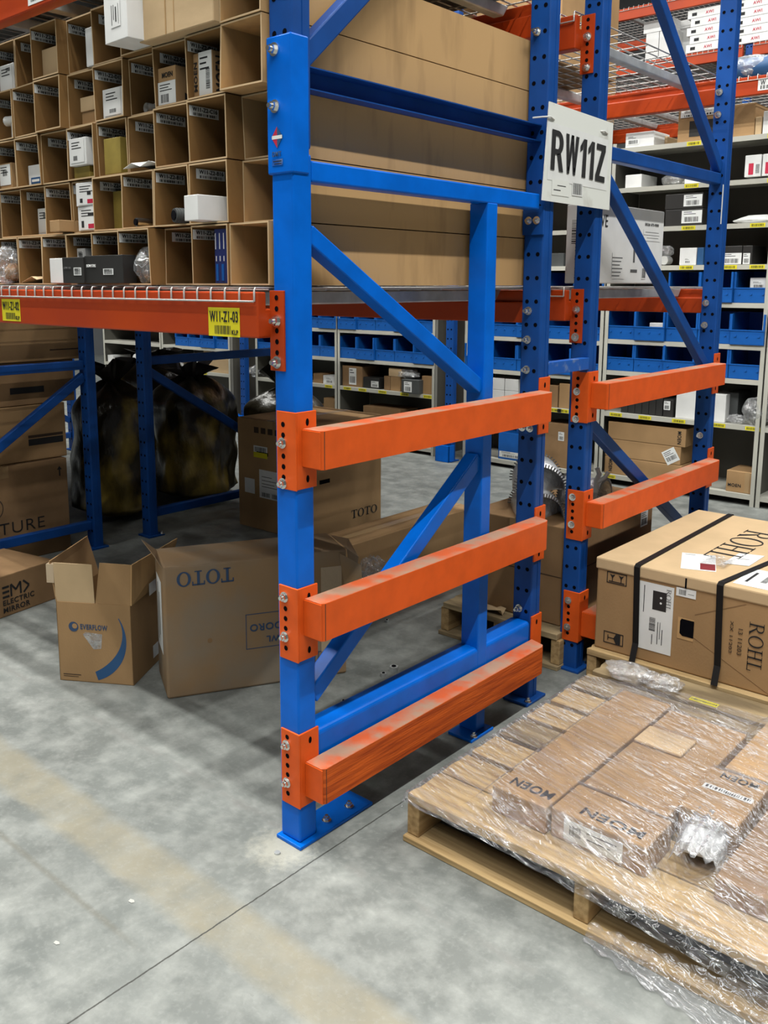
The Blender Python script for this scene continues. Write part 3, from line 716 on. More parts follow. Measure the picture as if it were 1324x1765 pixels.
# fourth row
t = thing('pipe_tee', 'white plastic pipe tee in a fourth row bin, left edge', 'pipe fitting', (kx(9) + .09, .05, ROWZ[3] + .004), .3)
MB().cyl((0, 0, 0), (0, 0, .055), .012).build('stem', 'pvc', t, local=True); MB().cyl((-.035, 0, .062), (.035, 0, .062), .016).build('cross_pipe', 'pvc', t, local=True)
b = small_box('lower of two small brown boxes in a fourth row bin', 139, 163, .045, 3, .037, .2, 'card', k=6)
b = small_box('upper of two small brown boxes in a fourth row bin', 137, 163, .04, 3, .04, .2, 'card_pale', k=6, dz=.0375)
b = small_box('white box with small print in a fourth row bin', 176, 211, .035, 3, .082, .25, 'white_card', k=5); flabel(b, .1, .9, .1, .95, m='white_card', bars=((.3, .7, .1, .25),))
t = thing('grey_tube', 'grey plastic tube lying in a fourth row bin', 'tube', (kx(4) + .06, .05, ROWZ[3] + .018), 0)
MB().cyl((0, 0, 0), (.0, .3, 0), .0135, 16, caps=False).cyl((0, 0, 0), (0, .3, 0), .010, 16, caps=False).build('pipe', 'pvc', t, local=True); MB().cyl((0, .03, 0), (0, .05, 0), .017).build('collar', 'pvc', t, local=True)
b = small_box('MOEN carton with a white label in the third bin of the fourth row', 273, 303, .02, 3, .095, .28, 'card', k=3)
flabel(b, 0, 1, .02, .62, bars=((.15, .6, .08, .45),)); text(b, 'MOEN', front(b, .25, .72), rdir(b), Z_, b['wd'] * .6, .013, 'ink', .05); text(b, 'MOEN', side(b, .1, .1), Y_, Z_, .1, .02, 'ink', .05)
b = small_box('upright MOEN carton in the second bin of the fourth row', 334, 367, .02, 3, .108, .2, 'card', k=2)
flabel(b, .3, .98, .02, 1, bars=((.55, .85, .15, .6),)); text(b, 'MOEN', front(b, .22, .15), Z_, -rdir(b), .07, b['wd'] * .17, 'ink', .05); text(b, 'MOEN', side(b, .22, .1), Z_, -Y_, .085, .035, 'ink', .05)
# third row
b = small_box('white and brown box in a third row bin at the left edge', 0, 20, .03, 2, .083, .2, 'card', k=9); flabel(b, 0, .92, .15, .95, bars=((.3, .7, .45, .75),))
b = small_box('small white box in the eighth bin of the third row', 49, 72, .04, 2, .065, .2, 'white_card', k=8); flabel(b, .2, .9, .1, .4, m='logo_blue', bars=(), lines=((.1, .9, .3, .7),), ink='white')
b = small_box('gold box lying under the white box in a third row bin', 128, 155, .03, 2, .035, .25, 'gold_box', k=6)
b = small_box('white box lying on gold box in the sixth bin of the third row', 121, 150, .012, 2, .078, .22, 'white_card', k=6, dz=.0355); flabel(b, .1, .9, .1, .95, m='white_card', bars=((.2, .5, .1, .3),))
b = small_box('slim gold box standing behind a white one in the third row', 155, 163, .10, 2, .115, .15, 'gold_box', k=6)
b = small_box('gold box with a white edge in the fifth bin of the third row', 181, 209, .028, 2, .10, .15, 'gold_box', k=5)
# second row
b = small_box('narrow white labelled box in the eighth bin of the second row', 61, 80, .06, 1, .085, .2, 'white_card', k=8); flabel(b, .1, .95, .1, .95, bars=((.5, .9, .6, .85),))
b = small_box('low brown tray sticking out of the seventh bin of the second row', 76, 95, -.02, 1, .034, .24, 'card', rz=-4); b.location.x += .02
b = small_box('lower white box with a red mark in the sixth bin of the second row', 131, 166, .02, 1, .072, .2, 'white_card', k=6); flabel(b, .1, .95, .05, .95, m='white_card', bars=(), extra=((.5, .98, .05, .25, 2), (.1, .25, .1, .4, 1), (.5, .9, .6, .75, 1)))
b = small_box('upper white box with a red mark in the sixth bin of the second row', 129, 164, .018, 1, .068, .2, 'white_card', k=6, dz=.0725, rz=3); flabel(b, .1, .95, .05, .95, m='white_card', bars=(), extra=((.5, .98, .05, .25, 2), (.1, .25, .1, .3, 1), (.5, .7, .45, .6, 1)))
b = small_box('gold box with a white end in the fifth bin of the second row', 193, 212, .06, 1, .112, .2, 'gold_box', k=5)
t = thing('chrome_pipe', 'short chrome pipe in the fourth bin of the second row', 'pipe', (kx(4) + .065, .0, ROWZ[1] + .017), -.12)
MB().cyl((0, 0, 0), (0, .2, 0), .012, 16).cyl((0, 0, 0), (0, -.004, 0), .009, 16, 1).build('pipe_body', ['steel', 'hole'], t, local=True)
t = thing('ringed_tube', 'black ringed tube end beside the long white box', 'tube', (kx(3) + .12, -.025, ROWZ[1] + .024), -.2)
mb = MB().cyl((0, 0, 0), (0, .14, 0), .018, 20).cyl((0, -.001, 0), (0, -.003, 0), .013, 20, 1)
for q in range(4): mb.cyl((0, .004 + q * .008, 0), (0, .008 + q * .008, 0), .0195, 20)
mb.build('tube_body', ['charcoal', 'hole'], t, local=True)
b = small_box('long plain white box sticking out of the second bin row', 313, 338, -.055, 1, .062, .3, 'white_card', rz=-3); b.location.x += .012
# bottom row
def crumple(root, name, m, c, r, seed, amp=.3, res=14, sq=(1, 1, 1)):
    R_ = random.Random(seed); mb = MB(); rows = []
    ph = [(R_.uniform(1, 5), R_.uniform(1, 5), R_.uniform(0, 6), R_.uniform(0, 6)) for _ in range(7)]
    for i in range(res + 1):
        th = math.pi * i / res; row = []
        for j in range(res * 2 + 1):
            a = 2 * math.pi * (j % (res * 2)) / (res * 2)
            d = sum(abs(math.sin(p * th + u) * math.sin(math.floor(q) * a + v2)) for p, q, u, v2 in ph) / 7
            rr = 1 - amp + amp * 2 * d
            row.append(Vector(c) + Vector((math.sin(th) * math.cos(a) * sq[0], math.sin(th) * math.sin(a) * sq[1], math.cos(th) * sq[2])) * r * rr)
        rows.append(row)
    mb.sheet(rows, smooth=False)
    return mb.build(name, m, root, local=True)
t = thing('plastic_bag', 'crumpled clear bag bulging from the bottom bin at the left edge', 'bag', (kx(9) + .085, .0, ROWZ[0] + .065), 0)
crumple(t, 'film', 'clear_bag', (0, 0, 0), .062, 3, .35, sq=(1, 1.3, 1)); crumple(t, 'contents', 'card_dark', (0, .02, -.025), .032, 8, .3)
o = MB().sheet([[Vector((kx(8) + .012 + .05 * i, .0 + .06 * j + .01 * ((i + j) % 2), ROWZ[0] + .006 + .02 * ((i * 2 + j) % 3) / 2)) for i in range(3)] for j in range(3)]).build('wrapping_paper', 'card_pale', solid=.001)
tag(o, 'crumpled brown paper lying in the eighth bin of the bottom row', 'paper')
b = small_box('small white box at the bottom left of the black boxes', 77, 102, -.02, 0, .075, .2, 'white_card'); 
b = small_box('white box seen above the black boxes in the bottom row', 118, 140, .03, 0, .105, .2, 'white_card', k=6); flabel(b, .1, .9, .6, .95, bars=((.2, .8, .2, .8),))
b = small_box('left black box in front of the bottom bins', 99, 136, -.045, 0, .075, .11, 'black_card'); flabel(b, .55, .9, .3, .6, bars=((.1, .9, .1, .9),)); text(b, 'SIGNATURE', front(b, .08, .55), rdir(b), Z_, b['wd'] * .35, .006, 'ink_grey')
b = small_box('right black box in front of the bottom bins', 138, 205, -.04, 0, .078, .045, 'black_card'); flabel(b, .5, .76, .3, .52, bars=((.1, .9, .1, .9),)); text(b, 'SIGNATURE', front(b, .06, .58), rdir(b), Z_, b['wd'] * .25, .008, 'white', .02)
t = thing('plastic_bag', 'clear bag of grey fittings in the fourth bin of the bottom row', 'bag', (kx(4) + .09, .03, ROWZ[0] + .052), 0)
crumple(t, 'film', 'clear_bag', (0, 0, 0), .056, 5, .25, sq=(.9, 1, 1)); crumple(t, 'contents', 'charcoal', (0, .01, -.02), .034, 18, .5); crumple(t, 'contents', 'grey_metal', (0, -.005, -.02), .025, 28, .5)
t = thing('grey_fitting', 'grey ringed fitting behind the clear bag of the bottom row', 'pipe fitting', (kx(4) + .11, .09, ROWZ[0] + .115), 0)
MB().cyl((0, 0, 0), (0, .08, 0), .022, 16, caps=False).cyl((0, 0, 0), (0, .08, 0), .014, 16, caps=False).build('fitting_body', 'charcoal', t, local=True)
t = thing('slotted_tray', 'dark blue slotted plastic tray upright in a bottom row bin', 'tray', (kx(1) - .031, .008, ROWZ[0] + .005), 0)
mb = MB().box(-.033, .024, 0, .18, 0, .135)
for q in range(3): mb.box(-.030 + q * .016, -.028 + q * .016, -.001, .0, .085, .125, 1).box(-.028 + q * .015, -.026 + q * .015, -.001, 0, .055, .068, 1)
for q in range(2): mb.box(-.028 + q * .022, -.020 + q * .022, -.0015, 0, .006, .048, 2)
mb.build('tray_body', ['navy_plastic', 'white', 'blue_bin'], t, local=True)
o = MB().sheet([[Vector((kx(4) + .02 + .04 * i, -.005 + .04 * j, ROWZ[2] + .008 + .018 * ((i * 2 + j * 3) % 4) / 3)) for i in range(4)] for j in range(4)]).build('crumpled_paper', 'white', solid=.001)
tag(o, 'crumpled white paper in the fourth bin of the third row', 'paper')

# goods on the upper deck of the first and second row (seen from below through the wires; crates added, coloured dark as deck shade)
for i, (x, w_, y, d, h, z) in enumerate(((-.7, 1.1, .65, 1.0, .8, 2.366), (-2.0, 1.2, .6, 1.0, .7, 2.366), (-.95, .9, 2.1, .9, .012, 2.372), (-2.1, 1.0, 2.05, 1.0, .012, 2.372))):
    o = MB().box(x - w_ / 2, x + w_ / 2, y - d / 2, y + d / 2, z, z + h).build('carton', 'card_dark' if i > 1 else 'charcoal', bevel=.004 if i < 2 else .002)
    o.name = 'cardboard_sheet' if i > 1 else 'storage_crate'
    tag(o, ['big dark crate on the upper deck over the bins', 'wide dark crate on the upper deck at far left', 'flattened cardboard sheet on the upper deck of the second row', 'flattened cardboard sheet on the far upper deck of the second row'][i], 'crate' if i < 2 else 'cardboard')
    MB().box(x - w_ / 2 - .001, x + w_ / 2 + .001, y - .03, y + .03, z + h, z + h + .001).build('tape', 'tape', o) if i < 2 else None

# ---- the next bays to the left, mostly out of view: same beams and decks, full of goods
old_frame(-5.62, 0, 1.172, 'dark blue rack frame of the first row, next one to the left', True)
old_frame(-5.59, 1.457, 2.70, 'dark blue rack frame of the second row, next one to the left', False)
for xa, xb, ya, yb, q in ((-5.61, -2.86, 0, 1.172, 'first'), (-5.58, -2.83, 1.457, 2.70, 'second')):
    for z0, ln in ((1.322, 'lower'), (2.24, 'upper')):
        beam('orange %s front beam of the next bay left, %s row' % (ln, q), xa, xb, ya, -1, z0, z0 + .11, conn=False)
        beam('orange %s rear beam of the next bay left, %s row' % (ln, q), xa, xb, yb, 1, z0, z0 + .11, conn=False)
        xm = (xa + xb) / 2
        for x0_, x1_, sd in ((xa + .02, xm - .01, 'left'), (xm + .01, xb - .02, 'right')):
            deck('%s wire deck of the next bay left, %s row, %s half' % (ln, q, sd), x0_, x1_, ya, yb, z0 + .119)
            o = MB().box(x0_ + .03, x1_ - .03, ya + .02, yb - .02, z0 + .126, z0 + .126 + .76).build('carton', 'card', bevel=.004)
            tag(o, 'big carton on the %s deck of the next bay left, %s row, %s half' % (ln, q, sd), 'carton')
            MB().box(x0_ + .029, x1_ - .029, (ya + yb) / 2 - .03, (ya + yb) / 2 + .03, z0 + .886, z0 + .887).build('tape', 'tape', o)
o = MB().box(-2.70, -1.42, 1.56, 2.6, 1.452, 1.95).build('carton', 'card_dark', bevel=.004)
tag(o, 'wide brown carton on the lower deck of the second row, far half', 'carton')

# ================================================================ goods around the racks
def carton(lb, x0, x1, y0, y1, z0, z1, m='card', name='carton', group=None, cat='carton', rz=0, tape=True, pivot=None, bevel=.004):
    """closed carton: body mesh is the thing; taped top seam is a part"""
    cx, cy = pivot or ((x0 + x1) / 2, (y0 + y1) / 2)
    t = thing(name, lb, cat, (cx, cy, z0), math.radians(rz), group)
    MB().box(x0 - cx, x1 - cx, y0 - cy, y1 - cy, 0, z1 - z0).build('carton_body', m, t, bevel=bevel, local=True)
    w_, d_ = x1 - x0, y1 - y0; h = z1 - z0; ox, oy = x0 - cx, y0 - cy
    if tape:
        if w_ > d_: MB().box(ox - .0008, ox + w_ + .0008, oy + d_ / 2 - .024, oy + d_ / 2 + .024, h, h + .0008).box(ox + w_, ox + w_ + .0008, oy + d_ / 2 - .024, oy + d_ / 2 + .024, h - .06, h).build('tape', 'tape', t, local=True)
        else: MB().box(ox + w_ / 2 - .024, ox + w_ / 2 + .024, oy - .0008, oy + d_ + .0008, h, h + .0008).box(ox + w_ / 2 - .024, ox + w_ / 2 + .024, oy - .0008, oy, h - .06, h).build('tape', 'tape', t, local=True)
    t['b'] = (x0 - cx, x1 - cx, y0 - cy, y1 - cy, h)
    return t
def L2W(t, x, y, z): return Wm(t) @ Vector((x, y, z))
def axes(t): R_ = Wm(t).to_3x3(); return R_ @ X_, R_ @ Y_
def F(t, u, v, e=.0006): # fraction point on -y face
    b = t['b']; return L2W(t, b[0] + (b[1] - b[0]) * u, b[2] - e, b[4] * v)
def Rt(t, u, v, e=.0006): # +x face
    b = t['b']; return L2W(t, b[1] + e, b[2] + (b[3] - b[2]) * u, b[4] * v)
def Tp(t, u, v, e=.0006):
    b = t['b']; return L2W(t, b[0] + (b[1] - b[0]) * u, b[2] + (b[3] - b[2]) * v, b[4] + e)

# white carton on the deck of row two
t = carton('tall slim white carton on the second row deck, marked SKU 673-9080', -.26, -.12, 1.72, 2.30, 1.4555, 1.757, 'white_card', tape=False)
text(t, 'VE', Rt(t, .02, .71), Y_, Z_, .055, .045, 'ink', .0)
text(t, 'SKU# 673-9080', Rt(t, .68, .78), Y_, Z_, .13, .012, 'ink_grey')
label(t, Rt(t, .66, .58), Y_, Z_, .16, .045, 'fine_print', 'white_card', bars=(), lines=((.1, .9, .75, .8), (0, .95, .5, .54), (.2, .9, .25, .29)), ink='ink_grey')
label(t, Rt(t, .66, .06), Y_, Z_, .04, .05, 'barcode', 'white_card', bars=((.1, .9, .1, .9),), lines=())
label(t, Rt(t, .20, .06), Y_, Z_, .11, .10, 'fine_print', 'white_card', bars=(), lines=tuple((0, .6 + .1 * (i % 3), .1 + .14 * i, .14 + .14 * i) for i in range(6)), ink='ink_grey')
MB().box(-.1196, -.1192, 2.02, 2.035, 1.54, 1.68).box(-.1196, -.1192, 2.0, 2.06, 1.50, 1.512).build('product_drawing', 'ink_grey', t).scale = (1, 1, 1)
label(t, F(t, .14, .42), -Z_, X_, .001 + .10, .055, 'barcode', 'white_card', bars=((.05, .95, .1, .9),), lines=()).location.z += .12
text(t, 'SKU#673-9080', F(t, .62, .06), Z_, -X_, .15, .045, 'ink', .02)

# ---- under the decks, left: stacked cartons
t = carton('big brown carton on the floor printed TURE with a circle logo', -3.65, -2.885, .32, 1.035, 0, .515, 'card_dark')
text(t, 'TURE', (-2.884, .632, .157), Y_, Z_, .254, .060, 'ink', -.01)
mb = MB(); c = Vector((-2.884, .60, .30))
for r0, r1 in ((.062, .058),):
    n = 32; vs = []
    for k in range(n + 1): a = 2 * math.pi * k / n; vs += [c + Vector((0, math.cos(a) * r0, math.sin(a) * r0)), c + Vector((0, math.cos(a) * r1, math.sin(a) * r1))]
    mb.add(vs, [(2 * k, 2 * k + 2, 2 * k + 3, 2 * k + 1) for k in range(n)])
mb.box(-2.8845, -2.884, .625, .630, .27, .33).build('logo_ring', 'ink', t)
MB().box(-2.8845, -2.884, .985, .993, .42, .455).prism([(-2.8845, .975, .455), (-2.8845, 1.003, .455), (-2.8845, .989, .475)], (.0005, 0, 0)).build('up_arrow', 'ink', t)
t = carton('brown carton with a black strip, second in the stack on the TURE carton', -3.7, -2.92, .30, 1.06, .518, .815, 'card', tape=False)
label(t, (-2.919, .84, .60), Y_, Z_, .20, .035, 'printed_strip', 'ink', bars=(), lines=())
for k in range(1): MB().box(-2.9195, -2.919, .84, 1.04, .64, .655).build('fine_print', 'ink_brown', t)
t = carton('brown carton with a black strip, third in the stack on the TURE carton', -3.7, -2.93, .28, 1.13, .818, 1.045, 'card_dark', tape=False)
label(t, (-2.929, .76, .88), Y_, Z_, .19, .033, 'printed_strip', 'ink', bars=(), lines=())
t = carton('topmost brown carton of the stack under the orange beam', -3.7, -2.90, .2, 1.19, 1.048, 1.31, 'card', tape=False)
MB().box(-2.8995, -2.899, .98, 1.15, 1.10, 1.106).build('fine_print', 'ink_brown', t)

# ---- rubbish bags
def rub_bag(lb, x, y, r, h, seed, lean=0, tuft=.2):
    t = thing('rubbish_bag', lb, 'bag', (x, y, 0), 0, 'dark rubbish bags under the racks')
    R_ = random.Random(seed); ph = [R_.uniform(0, 6) for _ in range(8)]; rows = []; n = 56; m_ = 40
    for i in range(m_ + 1):
        v = i / m_; z = h * v
        prof = min(1, (v / .10) ** .5) if v < .10 else (1 if v < .78 else max(.10, math.cos((v - .78) / .22 * math.pi / 2) ** .6))
        prof *= 1 - .12 * max(0, v - .3)
        row = []
        for j in range(n):
            a = 2 * math.pi * j / n
            q = 1 + .06 * math.sin(2 * a + ph[0]) + .05 * math.sin(3 * a + ph[1] + z * 5) + .035 * math.sin(7 * a + ph[2] + z * 11) + .03 * math.sin(z * 24 + ph[3] + 2 * math.sin(a + ph[4])) + .018 * math.sin(13 * a + ph[5] - z * 17)
            row.append(Vector((math.cos(a) * r * prof * q + lean * v * h, math.sin(a) * r * prof * q, z + (.02 * math.sin(5 * a + ph[6]) if v > .1 else 0) + .002)))
        row.append(row[0]); rows.append(row)
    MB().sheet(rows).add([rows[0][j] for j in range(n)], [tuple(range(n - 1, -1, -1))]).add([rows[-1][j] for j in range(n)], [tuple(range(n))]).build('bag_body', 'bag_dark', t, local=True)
    rows = []
    for i in range(9):
        v = i / 8; rr = r * (.10 + .02 * math.sin(ph[1]) + v * .50 * (1 - .3 * v)); row = []
        for j in range(33):
            a = 2 * math.pi * (j % 32) / 32; q = 1 + .45 * math.sin(5 * a + ph[3]) * v + .25 * math.sin(9 * a + ph[4]) * v
            row.append(Vector((math.cos(a) * rr * q + lean * h, math.sin(a) * rr * q, h - .02 + tuft * v * (1 + .35 * math.sin(3 * a + ph[5]) * v))))
        rows.append(row)
    MB().sheet(rows, smooth=False).build('tied_neck', 'bag_knot', t, local=True)
    return t
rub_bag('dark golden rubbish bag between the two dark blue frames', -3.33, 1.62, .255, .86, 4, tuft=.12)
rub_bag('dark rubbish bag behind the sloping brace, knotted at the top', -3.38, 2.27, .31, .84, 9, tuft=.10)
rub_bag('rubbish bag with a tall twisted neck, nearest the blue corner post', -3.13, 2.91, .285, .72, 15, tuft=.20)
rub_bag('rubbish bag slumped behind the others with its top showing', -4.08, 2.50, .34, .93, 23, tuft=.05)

# ---- ELECTRIC MIRROR carton
EA = math.atan2(.297, -.057)
t = thing('carton', 'flat brown ELECTRIC MIRROR carton at the left picture edge', 'carton', (-2.148, .257, 0), EA - math.pi / 2)
t['b'] = (-.36, 0, -.30, .31, .188)
MB().box(-.36, 0, -.30, .31, 0, .188).build('carton_body', 'card_dark', t, bevel=.004, local=True)
ax, ay = axes(t)
text(t, 'ELECTRIC', L2W(t, .0006, .02, .052), ay, Z_, .165, .024, 'ink', .05); text(t, 'MIRROR', L2W(t, .0006, .02, .018), ay, Z_, .14, .024, 'ink', .05)
mb = MB()
for k in range(3): mb.box(.0006, .0012, .02, .055, .085 + .022 * k, .095 + .022 * k)
for a, b in (((.065, .085), (.065, .14)), ((.065, .14), (.09, .11)), ((.09, .11), (.115, .14)), ((.115, .14), (.115, .085)), ((.13, .14), (.16, .112)), ((.16, .112), (.13, .085))):
    mb.bar((.0009, a[0], a[1]), (.0009, b[0], b[1]), (1, 0, 0), .009, .0006)
mb.build('em_logo', 'ink', t, local=True)
label(t, L2W(t, -.30, .02, .1885), ay, -ax, .20, .12, 'shipping_label', 'white', bars=((.55, .95, .1, .8),))

# ---- open EVERFLOW carton
EF = math.atan2(.154, .246)
t = thing('open_carton', 'open brown EVERFLOW carton with its flaps standing up', 'carton', (-1.388, .11, 0), EF)
W_, D_, H_, FL = .29, .34, .306, .150; c4 = .004
MB().box(0, W_, 0, D_, 0, c4).box(0, W_, 0, c4, 0, H_).box(0, W_, D_ - c4, D_, 0, H_).box(0, c4, 0, D_, 0, H_).box(W_ - c4, W_, 0, D_, 0, H_).build('carton_body', 'card', t, local=True, bevel=.001)
MB().prism([(.0, .002, H_), (W_ * .52, .002, H_), (W_ * .53, -.012, H_ + FL), (.004, -.012, H_ + FL)], (0, .004, 0)).build('flap', 'card_pale', t, local=True)
MB().prism([(W_ * .53, .002, H_), (W_, .002, H_), (W_, .022, H_ + FL * .97), (W_ * .575, .022, H_ + FL * .98)], (0, .004, 0)).build('flap', 'card', t, local=True)
MB().prism([(0, 0, H_), (0, D_, H_), (-.04, D_ - .005, H_ + FL), (-.02, .002, H_ + FL)], (.004, 0, 0)).build('flap', 'card', t, local=True)
MB().prism([(W_, 0, H_), (W_, D_, H_), (W_ + .035, D_ + .03, H_ + FL), (W_ + .003, .01, H_ + FL)], (.004, 0, 0)).build('flap', 'card_side', t, local=True)
MB().prism([(0, D_, H_), (W_, D_, H_), (W_, D_ + .05, H_ - .14), (0, D_ + .05, H_ - .14)], (0, .004, 0)).build('flap', 'card_dark', t, local=True)
ax, ay = axes(t)
text(t, 'EVERFLOW', L2W(t, .092, -.0006, .205), ax, Z_, .105, .020, 'ink_blue', .05)
mb = MB().disc((.065, -.0006, .213), (0, -1, 0), .019, 0, 24).disc((.070, -.0012, .216), (0, -1, 0), .010, 1, 16)
mb.build('globe_logo', ['ink_blue', 'card'], t, local=True)
mb = MB(); vs = []
for k in range(25):
    a = math.radians(100 - 175 * k / 24 * .75); s_ = k / 24
    px = .10 + .168 * math.cos(math.radians(32 - 104 * s_)); pz = .168 + .165 * math.sin(math.radians(32 - 104 * s_))
    wd = .003 + .034 * math.sin(s_ * math.pi * .62) ** 1.5
    nx, nz = -math.cos(math.radians(32 - 104 * s_)), -math.sin(math.radians(32 - 104 * s_))
    vs += [(px, -.0006, max(.006, pz)), (px + nx * wd, -.0006, max(.006, pz + nz * wd))]
mb.add(vs, [(2 * k, 2 * k + 1, 2 * k + 3, 2 * k + 2) for k in range(24)]); mb.build('blue_swoosh', 'logo_blue', t, local=True)
MB().box(.015, .085, -.0008, -.0003, .025, .028).box(.015, .075, -.0008, -.0003, .018, .020).build('fine_print', 'ink_brown', t, local=True)
label(t, L2W(t, W_ + .012, .14, H_ - .01), ay, Z_, .07, .08, 'side_label', 'white', bars=(), lines=())
label(t, L2W(t, W_ + .001, .18, .03), ay, Z_, .06, .05, 'side_label', 'white', bars=(), lines=())
MB().prism([(.10, -.0012, .185), (.11, -.0012, .195), (.175, -.0012, .19), (.17, -.0012, .135), (.14, -.0012, .13)], (0, .0006, 0)).build('film_remains', 'clear_bag', t, local=True)
MB().box(-.03, -.001, -.002, .02, H_ + .07, H_ + .14).build('loose_tape', 'clear_tape', t, local=True)

# ---- dusty TOTO carton lying upside down beside the post
TA = math.atan2(.878, .479)
t = thing('carton', 'large dusty TOTO carton lying upside down behind the corner post', 'carton', (-.958, .279, 0), TA)
TL, TD, TH = .668, .245, .485
mb = MB(); N_ = 10
b0 = [(0, 0), (TL, 0), (TL, TD), (0, TD)]
mb.box(0, TL, 0, TD, 0, TH)
mb.build('carton_body', 'card_dusty', t, local=True, bevel=.008)
t['b'] = (0, TL, 0, TD, TH); ax, ay = axes(t)
serif(t, 'TOTO', L2W(t, .245, -.0008, .462), -ax, -Z_, .20, .052, 'ink_blue')
mb = MB()
for a in ((.285, .60, .277, .2795), (.285, .60, .147, .1495), (.285, .2875, .147, .2795), (.5975, .60, .147, .2795)): mb.box(a[0], a[1], -.001, -.0004, a[2], a[3])
mb.build('print_frame', 'ink_blue', t, local=True)
text(t, 'COMMODORO', L2W(t, .575, -.0008, .240), -ax, -Z_, .275, .027, 'ink_blue', .03)
text(t, 'BOWL', L2W(t, .46, -.0008, .190), -ax, -Z_, .10, .024, 'ink_blue', .03)
for q in range(2):
    xx = .50 + q * .055
    mb = MB().box(xx, xx + .045, -.001, -.0004, .055, .058).box(xx, xx + .045, -.001, -.0004, .10, .103).box(xx, xx + .003, -.001, -.0004, .055, .103).box(xx + .042, xx + .045, -.001, -.0004, .055, .103).box(xx + .015, xx + .03, -.001, -.0004, .065, .093)
    mb.build('handling_mark', 'ink_blue', t, local=True)
MB().disc((.155, -.0004, .20), (0, -1, 0), .009, 0, 9).build('torn_hole', 'card_dark', t, local=True)
label(t, L2W(t, -.0008, .20, .14), -ay, Z_, .13, .27, 'side_label', 'white', bars=(), lines=((.2, .3, .1, .9), (.5, .6, .2, .8)), ink='ink_grey')
MB().prism([(-.004, -.004, TH - .002), (.004, TD * .9, TH - .002), (-.05, TD * .8, TH + .05), (-.022, .02, TH + .03)], (0, 0, .004)).build('flap', 'card_dusty', t, local=True)
MB().prism([(TL, .0, TH), (TL, .2, TH), (TL + .07, .2, TH - .02), (TL + .05, .02, TH - .04), (TL + .02, 0, TH - .18)], (.004, 0, 0)).prism([(TL - .03, -.001, TH - .01), (TL + .05, -.02, TH - .06), (TL + .055, -.02, TH - .2), (TL, -.001, TH - .2)], (0, -.003, 0)).build('flap', 'card_dusty', t, local=True)
MB().box(TL - .10, TL - .02, -.0012, -.0004, .10, TH - .06).build('clear_tape', 'clear_tape', t, local=True)

# ---- big upright TOTO carton under the second row
t = carton('big upright TOTO carton with a hand hole, on the floor under the second row', -2.59, -2.015, 2.0, 2.66, 0, .665, 'card')
serif(t, 'TOTO', (-2.014, 2.385, .060), Y_, Z_, .235, .050, 'ink', thin=.08)
q = at(551, 832, 0, -2.014); MB().box(-2.0145, -2.0138, q.y, q.y + .085, q.z - .012, q.z + .012).build('hand_hole', 'hole', t)
label(t, F(t, .33, .30), X_, Z_, .22, .17, 'shipping_label', 'white', bars=((.1, .4, .05, .2), (.5, .7, .05, .2)), lines=((.1, .8, .4, .42), (.1, .6, .5, .52), (.1, .7, .62, .64), (.1, .5, .75, .77)))
label(t, F(t, .10, .32), X_, Z_, .09, .09, 'small_label', 'white', bars=(), lines=())
label(t, F(t, .25, .66), X_, Z_, .12, .07, 'yellow_sticker', 'white', bars=((.1, .9, .5, .9),), lines=(), extra=((0, 1, 0, .45, 4),))
MB().box(-2.42, -2.32, 1.9985, 1.9995, .455, .475).build('hand_hole', 'hole', t)
for q in range(4): MB().box(-2.44 + q * .06, -2.40 + q * .06, 1.9986, 1.9995, .585, .62).build('handling_mark', 'ink_brown', t)

# ---- low long carton, plastic in front of it
t = carton('low long brown carton on the floor behind the sloping braces', -1.42, -1.20, 1.46, 2.50, 0, .25, 'card')
t = thing('plastic_bag', 'crumpled clear plastic heap in front of the low long carton', 'bag', (-1.05, 1.37, 0))
crumple(t, 'film', 'clear_bag', (0, 0, .10), .10, 41, .4, sq=(1, 1.5, .85)); crumple(t, 'film', 'clear_bag', (-.02, .14, .12), .085, 43, .4, sq=(1, 1, 1.2))
crumple(t, 'contents', 'charcoal', (0, .05, .07), .06, 44, .4)

# ---- small pallet with the tall carton, between the rows
def pallet(lb, x0, x1, y0, y1, m='wood', board_axis='x', nb=7, H=.135, ragged=.012, seed=1, gaps=None, name='pallet', mats=None, block=False):
    """boards run along x, bearers along y"""
    R_ = random.Random(seed)
    P = thing(name, lb, 'pallet', ((x0 + x1) / 2, (y0 + y1) / 2, 0))
    t = .017; tt = .024; pitch = (y1 - y0) / nb
    for i in range(nb):
        wd = pitch * (.84 if i not in (0, nb - 1) else .96); ya = y0 + pitch * i if i < nb - 1 else y1 - wd
        a, b = x0 + R_.uniform(0, ragged), x1 - R_.uniform(0, ragged)
        mm = (mats or {}).get(i, m)
        mb = MB(); n = 6
        yy0, yy1 = ya, ya + wd
        pts = [(a + R_.uniform(0, ragged), yy0 + wd * k / n) for k in range(n + 1)] + [(b - R_.uniform(0, ragged), yy1 - wd * k / n) for k in range(n + 1)]
        mb.prism([Vector((x, y, H - tt)) for x, y in pts], (0, 0, tt))
        mb.build('top_board', mm, P, bevel=.0025)
    for i, fx in enumerate((0, .5, 1)):
        a = x0 + .004 + (x1 - x0 - .008 - .038) * fx
        MB().box(a, a + .038, y0 + .004, y1 - .004, t + .0005, H - tt - .0005).build('bearer', 'wood_y', P, bevel=.003)
    for i in range(3):
        ya = y0 + (y1 - y0 - .11) * i / 2
        MB().box(x0 + .002, x1 - .002, ya - .012 * (i == 0), ya + .10, 0, t).build('bottom_board', m, P, bevel=.0025)
    return P
PS = pallet('rough pallet under the tall carton between the two end frames', -.62, -.05, 1.42, 2.36, 'wood_old', nb=6, seed=5, H=.14)
t = carton('tall dark brown carton on the rough pallet behind the blue posts', -.53, -.10, 1.50, 2.30, .1415, .535, 'card_dark')
